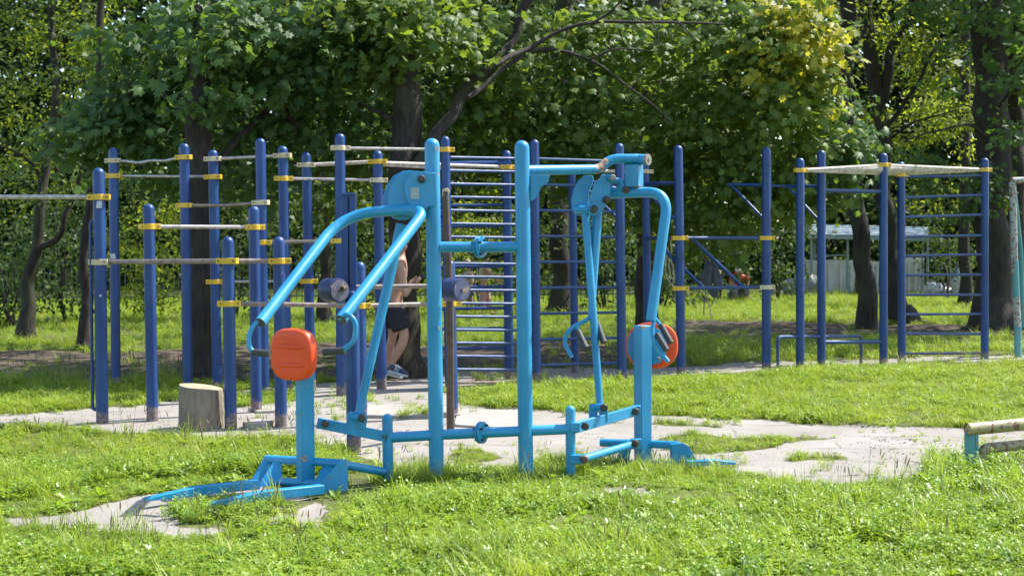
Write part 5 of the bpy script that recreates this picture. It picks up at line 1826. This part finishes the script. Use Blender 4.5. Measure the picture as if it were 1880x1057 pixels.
def cloth_panel(outline, Y, th, name, mat, parent, folds=7, amp=0.03):
    """hanging cloth: a closed outline filled as a thick folded sheet"""
    P3 = [P(x, y, Y) for x, y in outline]
    zmin, zmax = min(q.z for q in P3), max(q.z for q in P3)
    m = MB()
    rows = 16
    vs = []
    n = 22
    for i in range(rows + 1):
        z = zmin + (zmax - zmin) * (0.002 + 0.996 * i / rows)
        xs_ = []
        for k in range(len(P3)):
            a, b_ = P3[k], P3[(k + 1) % len(P3)]
            if (a.z > z) != (b_.z > z):
                xs_.append(a.x + (b_.x - a.x) * (z - a.z) / (b_.z - a.z))
        lo, hi = min(xs_), max(xs_)
        for j in range(n):
            a = 2 * math.pi * j / n
            t = 0.5 - 0.5 * math.cos(a)
            x = lo + (hi - lo) * t
            s = math.sin(a) * th / 2
            fold = amp * math.sin(t * folds + 2.2 * noise.noise(Vector((t * 2, z * 2.2, 1)))) * min(1, (hi - lo) / 0.15)
            vs.append((x, Y + s + fold, z))
    fs = []
    for i in range(rows):
        for j in range(n):
            fs.append((i * n + j, i * n + (j + 1) % n, (i + 1) * n + (j + 1) % n, (i + 1) * n + j))
    fs.append(tuple(range(n - 1, -1, -1)))
    fs.append(tuple(rows * n + j for j in range(n)))
    m.add(vs, fs)
    return m.build(name, mat, parent)


Yj = 16.35
jk = thing('jacket', 'charcoal jacket hanging from the sloping rail of the dip bars', 'jacket', P(1305, 545, Yj))
cloth_panel([(1297, 473), (1307, 478), (1313, 492), (1308, 523), (1300, 533), (1290, 520), (1284, 508), (1292, 494)], Yj, 0.09, 'body', JACK, jk, 9, 0.025)
cloth_panel([(1306, 479), (1316, 486), (1324, 505), (1329, 520), (1318, 530), (1310, 522)], Yj - 0.05, 0.08, 'sleeve', JACK, jk, 7, 0.02)
cloth_panel([(1300, 528), (1316, 526), (1322, 530), (1316, 547), (1308, 546), (1299, 536)], Yj, 0.06, 'hem', JACK, jk, 6, 0.02)
MB().tube([P(1297, 457, Yj - 0.03), P(1298, 475, Yj)], 0.008, 6).build('hanger_loop', DROPE, jk)


def rope(pts, Y, r, mat, lab, name='rope'):
    q = curve_pts([P(x, y, Y + dy) for x, y, dy in pts], 8)
    return tag(MB().tube(q, r, 8).build(name, mat, None, origin=tuple(q[0])), lab, 'rope', 'ropes hanging from the dip bars')


Yv = pV['b'].y
rope([(1231, 440, 0.05), (1233, 465, .05), (1228, 485, .05), (1232, 508, .05), (1238, 513, .05), (1236, 492, .03), (1229, 470, .02), (1224, 455, .05), (1222, 485, .05), (1223, 505, .05), (1233, 521, .05), (1238, 512, .0)], Yv + 0.1, 0.008, ROPE, 'pale looped rope hanging beside the post next to the light blue arm')
rope([(1296, 530, 0), (1293, 560, 0), (1292, 578, 0), (1294, 545, 0.02), (1303, 562, 0), (1310, 552, 0), (1312, 545, 0)], Yj, 0.006, DROPE, 'dark thin cord under the hanging jacket')
rope([(1298, 536, 0), (1300, 556, 0), (1304, 570, 0), (1306, 585, 0), (1302, 592, 0), (1294, 588, 0)], Yj, 0.0075, ROPE, 'pale cord end curling below the jacket')

Yb_ = 15.85
bg = thing('bag', 'olive cloth bag hung on the maple trunk beside the man', 'bag', P(766, 512, Yb_))
cloth_panel([(759, 446), (772, 442), (776, 470), (777, 505), (771, 514), (762, 512), (758, 490)], Yb_, 0.12, 'body', OLIVEB, bg, 6, 0.02)
MB().tube(curve_pts([P(759, 448, Yb_), P(762, 420, Yb_ + .05), P(768, 415, Yb_ + .08), P(772, 446, Yb_)]), 0.012, 8).build('strap', OLIVEB, bg)

# ------------------------------------------------------------------ people
SKIN = mat_simple('skin', (0.50, 0.28, 0.19), (0.40, 0.21, 0.14), 0.55, 9, 0, 0.1)
HAIR = mat_simple('dark_hair', (0.03, 0.02, 0.013), (0.06, 0.04, 0.025), 0.6, 60)
SHORTS = mat_simple('black_shorts_cloth', (0.012, 0.012, 0.015), (0.025, 0.025, 0.03), 0.85, 16, 0, 0.3)
SHOE = mat_simple('navy_shoe_mesh', (0.03, 0.05, 0.09), (0.06, 0.09, 0.14), 0.7, 40)
SOLE = mat_simple('white_sole', (0.6, 0.62, 0.64), (0.4, 0.45, 0.48), 0.6, 20)
for m_ in (SKIN,):
    b_ = m_.node_tree.nodes['Principled BSDF']
    b_.inputs['Subsurface Weight'].default_value = 0.12
    b_.inputs['Subsurface Radius'].default_value = (0.02, 0.008, 0.004)


def skinned(name, mat, parent, verts, edges, rad, root=0, levels=2):
    """one continuous body grown round a skeleton"""
    o0 = ORIG[parent.name]
    me = bpy.data.meshes.new(name)
    me.from_pydata([tuple(Vector(v) - o0) for v in verts], edges, [])
    me.materials.append(mat)
    o = bpy.data.objects.new(name, me)
    COL.objects.link(o)
    o.parent = parent
    ORIG[o.name] = o0
    md = o.modifiers.new('skin', 'SKIN')
    md.branch_smoothing = 0.6
    md.use_smooth_shade = True
    for i, sv in enumerate(me.skin_vertices[0].data):
        r_ = rad[i]
        sv.radius = r_ if isinstance(r_, tuple) else (r_, r_)
        sv.use_root = (i == root)
    sd = o.modifiers.new('subdivision', 'SUBSURF')
    sd.levels = sd.render_levels = levels
    return o


class Skel:
    def __init__(s):
        s.v, s.e, s.r = [], [], []

    def add(s, p, r, parent=None):
        s.v.append(Vector(p))
        s.r.append(r)
        i = len(s.v) - 1
        if parent is not None:
            s.e.append((parent, i))
        return i

    def chain(s, start, pts):
        i = start
        for p, r in pts:
            i = s.add(p, r, i)
        return i


Ym = 15.35
foot = G(718, 697)
man = thing('person', 'shirtless man in black shorts reading a phone against the thick trunk', 'person', (foot.x, Ym, 0))
sk = Skel()
pel = sk.add(P(723, 562, Ym), (0.125, 0.15))
wst = sk.add(P(727, 530, Ym), (0.105, 0.135), pel)
rib = sk.add(P(731, 503, Ym), (0.12, 0.155), wst)
che = sk.add(P(733, 485, Ym), (0.125, 0.165), rib)
nk0 = sk.add(P(735, 470, Ym), 0.07, che)
nk1 = sk.add(P(737, 461, Ym), 0.055, nk0)
hd0 = sk.add(P(738, 452, Ym), 0.072, nk1)
hd1 = sk.add(P(738, 440, Ym), 0.092, hd0)
hd2 = sk.add(P(737, 430, Ym), 0.075, hd1)
chin = sk.add(P(745, 456, Ym), 0.035, hd0)
nose = sk.add(P(752, 447, Ym), 0.013, hd1)
# near arm: hanging upper arm, forearm raised to the phone
sh_ = sk.add(P(735, 483, Ym - 0.17), 0.062, che)
el = sk.chain(sh_, [(P(738, 505, Ym - 0.21), 0.055), (P(742, 530, Ym - 0.23), 0.046), (P(745, 544, Ym - 0.23), 0.040)])
wr = sk.chain(el, [(P(750, 533, Ym - 0.22), 0.04), (P(752, 523, Ym - 0.2), 0.032), (P(753, 518, Ym - 0.18), 0.025)])
palm = sk.add(P(758, 516, Ym - 0.17), (0.03, 0.022), wr)
# far arm
sh2 = sk.add(P(735, 483, Ym + 0.17), 0.06, che)
el2 = sk.chain(sh2, [(P(737, 508, Ym + 0.2), 0.05), (P(742, 540, Ym + 0.21), 0.04), (P(750, 527, Ym + 0.12), 0.034), (P(756, 517, Ym + 0.02), 0.025), (P(760, 514, Ym - 0.02), 0.03)])
# legs
hp1 = sk.add(P(725, 574, Ym - 0.09), 0.095, pel)
k1 = sk.chain(hp1, [(P(735, 596, Ym - 0.12), 0.075), (P(744, 613, Ym - 0.14), 0.058), (P(739, 630, Ym - 0.13), 0.062), (P(731, 645, Ym - 0.12), 0.054), (P(721, 664, Ym - 0.10), 0.036), (P(717, 678, Ym - 0.1), 0.04), (P(731, 687, Ym - 0.1), 0.034)])
hp2 = sk.add(P(722, 574, Ym + 0.09), 0.09, pel)
k2 = sk.chain(hp2, [(P(722, 596, Ym + 0.09), 0.07), (P(721, 617, Ym + 0.08), 0.054), (P(715, 640, Ym + 0.08), 0.056), (P(714, 664, Ym + 0.08), 0.036), (P(714, 680, Ym + 0.08), 0.04), (P(726, 689, Ym + 0.06), 0.033)])
skinned('body', SKIN, man, sk.v, sk.e, sk.r, 0)
# fingers of the hand that holds the phone, rooted in the palm
pc = sk.v[palm]
fx = Skel()
f0 = fx.add(pc, 0.02)
for k in range(4):
    dz = (0.018, 0.006, -0.006, -0.018)[k]
    L = (0.06, 0.068, 0.064, 0.05)[k]
    a = fx.add(pc + Vector((0.022, -0.002, dz)), 0.0095, f0)
    fx.chain(a, [(pc + Vector((0.022 + L * 0.45, -0.012, dz * 1.15 + 0.008)), 0.0085), (pc + Vector((0.022 + L * 0.8, 0.0, dz * 1.2 + 0.016)), 0.008), (pc + Vector((0.022 + L, 0.014, dz * 1.2 + 0.02)), 0.0065)])
a = fx.add(pc + Vector((0.004, -0.01, 0.024)), 0.0115, f0)
fx.chain(a, [(pc + Vector((0.024, -0.014, 0.043)), 0.0095), (pc + Vector((0.046, 0.0, 0.05)), 0.008)])
skinned('hand', SKIN, man, fx.v, fx.e, fx.r, 0)
ph = MB().box(pc + Vector((0.065, 0.012, 0.028)), (0.13, 0.009, 0.066), (Vector((0.9, 0.2, 0.38)).normalized(), Vector((-0.2, 0.98, 0)).normalized(), Vector((-0.37, -0.07, 0.92)).normalized()))
tag(ph.build('phone', mat_simple('phone_case', (0.02, 0.02, 0.022), (0.03, 0.03, 0.03), 0.25, 10), None, bevel=0.004, origin=tuple(pc)), 'dark phone in the hand of the shirtless man', 'phone')
# eyes, ear, hair
hc = sk.v[hd1]
MB().ball(hc + Vector((0.078, -0.032, 0.0)), 0.012, 10, 8).ball(hc + Vector((0.078, 0.032, 0.0)), 0.012, 10, 8).build('eye', mat_simple('eye', (0.05, 0.04, 0.035), (0.5, 0.5, 0.5), 0.2, 90, 0, 0), man)
MB().ball(hc + Vector((-0.005, -0.09, -0.02)), (0.022, 0.01, 0.034), 10, 8).build('ear', SKIN, man)
m = MB().ball(hc + Vector((-0.018, 0, 0.03)), (0.108, 0.102, 0.105), 20, 14)
m.v = [tuple(Vector(v) + Vector((0, 0, 0.0)) if Vector(v).z > hc.z - 0.05 - 0.8 * (Vector(v).x - hc.x) * -1 * 0 else Vector((v[0] * 0.2 + hc.x * 0.8 - 0.01, v[1] * 0.4 + hc.y * 0.6, hc.z - 0.02))) for v in m.v]
m.build('hair', HAIR, man)
# shorts: wide legs over both thighs
ss = Skel()
a = ss.add(P(723, 556, Ym), (0.155, 0.18))
ss.add(P(725, 540, Ym), (0.13, 0.16), a)
b1 = ss.add(P(727, 574, Ym - 0.09), (0.13, 0.13), a)
ss.chain(b1, [(P(733, 592, Ym - 0.11), 0.125), (P(738, 603, Ym - 0.12), 0.118), (P(739, 606, Ym - 0.12), 0.112)])
b2 = ss.add(P(721, 574, Ym + 0.09), (0.125, 0.125), a)
ss.chain(b2, [(P(719, 592, Ym + 0.09), 0.118), (P(718, 605, Ym + 0.09), 0.11)])
skinned('shorts', SHORTS, man, ss.v, ss.e, ss.r, 0)


def shoe(heel, toe, par):
    heel, toe = Vector(heel), Vector(toe)
    d = (toe - heel)
    L = d.length
    d.normalize()
    s = Vector((-d.y, d.x, 0)).normalized()
    up_ = d.cross(s) * 1.0
    if up_.z < 0:
        up_ = -up_
    prof = [(-0.02, 0.055, 0.03), (0.0, 0.085, 0.036), (0.25, 0.095, 0.038), (0.42, 0.085, 0.042), (0.65, 0.062, 0.047), (0.85, 0.05, 0.046), (0.97, 0.04, 0.034), (1.0, 0.025, 0.018)]
    n = 16
    for (nm, mat, z0, k, hk) in (('shoe', SHOE, 0.02, 1.0, 1.0), ('sole', SOLE, 0.0, 1.08, 0.0)):
        vs = []
        for (t, h, w) in prof:
            c = heel + d * (L * (0.5 + (t - 0.5) * (1.04 if not hk else 1)))
            for j in range(n):
                a = 2 * math.pi * j / n
                z = math.sin(a)
                hh_ = (h if hk else 0.028)
                vs.append(c + s * (w * k * math.cos(a)) + up_ * (z0 + (hh_ * (0.5 + 0.5 * z) if hk else 0.014 * (1 + max(-1, min(1, 2.5 * z))))))
        fs = []
        for i in range(len(prof) - 1):
            for j in range(n):
                fs.append((i * n + j, i * n + (j + 1) % n, (i + 1) * n + (j + 1) % n, (i + 1) * n + j))
        fs += [tuple(range(n - 1, -1, -1)), tuple((len(prof) - 1) * n + j for j in range(n))]
        o = MB().add(vs, fs).build(nm, mat, par)
        if nm == 'shoe':
            so_ = o
        else:
            o.parent = so_
    # white letter-like mark on the outer side
    if s.y > 0:
        s = -s
    c = heel + d * (L * 0.42) + s * 0.046 + up_ * 0.055
    m = MB()
    w, h = 0.022, 0.03
    for (a, b__) in (((-w, -h), (-w * 0.6, h)), ((-w * 0.6, h), (w * 0.6, -h)), ((w * 0.6, -h), (w, h))):
        m.beam(c + d * a[0] + up_ * a[1], c + d * b__[0] + up_ * b__[1], 0.006, 0.009)
    m.build('mark', SOLE, so_)
    so_['label'] = 'navy running shoe with white sole and a white zigzag mark'


shoe(P(713, 683, Ym - 0.1), P(748, 692, Ym - 0.13), man)
shoe(P(711, 688, Ym + 0.08), P(738, 694, Ym + 0.02), man)


def far_person(lab, px_, Yp, hpx_top, pose, top_mat, low_mat, hair_mat):
    base = Vector((P(px_, 560, Yp).x, Yp, 0))
    top_ = P(px_, hpx_top, Yp).z
    o = thing('person', lab, 'person', base, None)
    H = top_
    s_ = Skel()
    pz = lambda fx_, fz, dy=0: base + Vector((fx_ * H, dy * H, fz * H))
    pe = s_.add(pz(0, .50), (0.075 * H, 0.09 * H))
    wa = s_.add(pz(pose['lean'] * .35, .60), (0.062 * H, 0.075 * H), pe)
    ch_ = s_.add(pz(pose['lean'] * .8, .74), (0.075 * H, 0.095 * H), wa)
    nk = s_.add(pz(pose['lean'], .83), 0.035 * H, ch_)
    h0 = s_.add(pz(pose['lean'] * 1.1, .88), 0.05 * H, nk)
    h1 = s_.add(pz(pose['lean'] * 1.1, .95), 0.058 * H, h0)
    s_.add(pz(pose['lean'] * 1.1 + pose['face'] * 0.06, .915), 0.012 * H, h0)
    for side in (-1, 1):
        sh1 = s_.add(pz(pose['lean'] * .85, .77, side * .1), 0.034 * H, ch_)
        ax_, az_ = pose['arm'][0 if side < 0 else 1]
        e_ = s_.add(pz(pose['lean'] * .85 + ax_ * .5, .77 + az_ * .5, side * .13), 0.026 * H, sh1)
        w_ = s_.add(pz(pose['lean'] * .85 + ax_, .77 + az_, side * .11), 0.018 * H, e_)
        hnd = s_.add(pz(pose['lean'] * .85 + ax_ * 1.14, .77 + az_ * 1.12, side * .11), 0.019 * H, w_)
        for q in (-1.5, -.5, .5, 1.5):
            s_.chain(hnd, [(s_.v[hnd] + (s_.v[hnd] - s_.v[w_]) * 0.6 + Vector((0, q * 0.012, 0)), 0.006 * H), (s_.v[hnd] + (s_.v[hnd] - s_.v[w_]) * 1.3 + Vector((0, q * 0.014, 0)), 0.005 * H)])
        hx = pose['leg'][0 if side < 0 else 1]
        hp = s_.add(pz(0, .47, side * .05), 0.055 * H, pe)
        kn = s_.add(pz(hx * .6, .27, side * .05), 0.038 * H, hp)
        an = s_.add(pz(hx, .045, side * .05), 0.024 * H, kn)
        s_.add(pz(hx + pose['face'] * .09, .02, side * .05), 0.02 * H, an)
    skinned('body', SKIN, o, s_.v, s_.e, s_.r, 0)
    t_ = Skel()
    a = t_.add(pz(0, .54), (0.088 * H, 0.1 * H))
    b1_ = t_.add(pz(pose['lean'] * .35, .62), (0.08 * H, 0.092 * H), a)
    c1_ = t_.add(pz(pose['lean'] * .8, .74), (0.09 * H, 0.11 * H), b1_)
    t_.add(pz(pose['lean'] * .95, .80), (0.06 * H, 0.08 * H), c1_)
    skinned('top', top_mat, o, t_.v, t_.e, t_.r, 0)
    l_ = Skel()
    a = l_.add(pz(0, .49), (0.09 * H, 0.1 * H))
    for side in (-1, 1):
        hx = pose['leg'][0 if side < 0 else 1]
        q = l_.add(pz(hx * .2, .42, side * .05), 0.07 * H, a)
        l_.chain(q, [(pz(hx * .6, .28, side * .05), 0.058 * H), (pz(hx * .8, pose.get('cuff', .16), side * .05), 0.05 * H)])
    skinned('trousers', low_mat, o, l_.v, l_.e, l_.r, 0)
    hc_ = s_.v[h1]
    MB().ball(hc_ + Vector((-pose['face'] * 0.012, 0, 0.012)) * H, (0.063 * H, 0.062 * H, 0.06 * H), 14, 10).build('hair', hair_mat, o)
    return o


cloth = lambda n, c: mat_simple(n, c, tuple(x * 0.75 for x in c), 0.85, 14, 0, 0.3)
far_person('person in a pale yellow sleeveless top and pink trousers behind the ladder', 888, 28.3, 466, dict(lean=.03, face=1, arm=((.24, -.24), (-.04, -.34)), leg=(-.02, .12), cuff=.10), cloth('pale_yellow_cloth', (0.55, 0.5, 0.3)), cloth('pink_cloth', (0.62, 0.34, 0.3)), HAIR)
far_person('person in a flowered cream top standing left of the yellow top behind the ladder', 862, 28.6, 477, dict(lean=-.02, face=1, arm=((.16, -.12), (.06, -.3)), leg=(-.05, .05), cuff=.3), cloth('cream_cloth', (0.6, 0.5, 0.4)), cloth('grey_cloth', (0.2, 0.2, 0.2)), cloth('light_hair', (0.4, 0.28, 0.17)))

# crouching figure in red by the far shrubs
Yc = 34.0
cb = Vector((P(1356, 545, Yc).x, Yc, 0))
crp = thing('person', 'person in a red top and white cap sitting bent forward by the grey-green shrub', 'person', cb)
s_ = Skel()
pe = s_.add(cb + Vector((0, 0.05, 0.32)), (0.15, 0.17))
wa = s_.add(cb + Vector((0.0, 0.0, 0.45)), (0.13, 0.16), pe)
ch_ = s_.add(cb + Vector((0.0, -0.06, 0.60)), (0.14, 0.18), wa)
nk = s_.add(cb + Vector((0.0, -0.1, 0.68)), 0.06, ch_)
h0 = s_.add(cb + Vector((0.0, -0.12, 0.74)), 0.085, nk)
s_.add(cb + Vector((0.0, -0.13, 0.80)), 0.075, h0)
for sd_ in (-1, 1):
    q = s_.add(cb + Vector((sd_ * 0.17, -0.06, 0.62)), 0.06, ch_)
    s_.chain(q, [(cb + Vector((sd_ * 0.22, -0.12, 0.45)), 0.048), (cb + Vector((sd_ * 0.14, -0.28, 0.40)), 0.036), (cb + Vector((sd_ * 0.10, -0.34, 0.40)), 0.035)])
    q = s_.add(cb + Vector((sd_ * 0.10, 0, 0.30)), 0.09, pe)
    s_.chain(q, [(cb + Vector((sd_ * 0.16, -0.36, 0.36)), 0.07), (cb + Vector((sd_ * 0.15, -0.32, 0.06)), 0.042), (cb + Vector((sd_ * 0.15, -0.44, 0.035)), 0.04)])
skinned('body', SKIN, crp, s_.v, s_.e, s_.r, 0)
t_ = Skel()
a = t_.add(cb + Vector((0, 0.03, 0.38)), (0.165, 0.19))
b1_ = t_.add(cb + Vector((0, -0.02, 0.50)), (0.16, 0.19), a)
c1_ = t_.add(cb + Vector((0, -0.07, 0.61)), (0.16, 0.21), b1_)
t_.add(cb + Vector((0, -0.10, 0.665)), (0.09, 0.13), c1_)
for sd_ in (-1, 1):
    q = t_.add(cb + Vector((sd_ * 0.17, -0.06, 0.62)), 0.08, c1_)
    t_.chain(q, [(cb + Vector((sd_ * 0.215, -0.11, 0.49)), 0.066)])
skinned('top', cloth('red_cloth', (0.6, 0.03, 0.04)), crp, t_.v, t_.e, t_.r, 1)
l_ = Skel()
a = l_.add(cb + Vector((0, 0.05, 0.30)), (0.165, 0.18))
for sd_ in (-1, 1):
    q = l_.add(cb + Vector((sd_ * 0.11, -0.08, 0.31)), 0.105, a)
    l_.chain(q, [(cb + Vector((sd_ * 0.16, -0.36, 0.36)), 0.085), (cb + Vector((sd_ * 0.15, -0.33, 0.14)), 0.06)])
skinned('trousers', cloth('light_grey_cloth', (0.26, 0.27, 0.27)), crp, l_.v, l_.e, l_.r, 0)
MB().ball(cb + Vector((0, -0.12, 0.79)), (0.115, 0.115, 0.085), 16, 10).ball(cb + Vector((0, -0.23, 0.775)), (0.08, 0.07, 0.016), 14, 6).build('cap', cloth('white_cloth', (0.75, 0.75, 0.76)), crp)
tag(MB().box(cb + Vector((0, 0.1, 0.10)), (0.5, 0.34, 0.2)).box(cb + Vector((0, 0.1, 0.215)), (0.54, 0.38, 0.025)).build('crate', cloth('grey_crate_plastic', (0.2, 0.2, 0.2)), None, bevel=0.012, origin=(cb.x, cb.y, 0)), 'grey box under the person in red', 'crate')
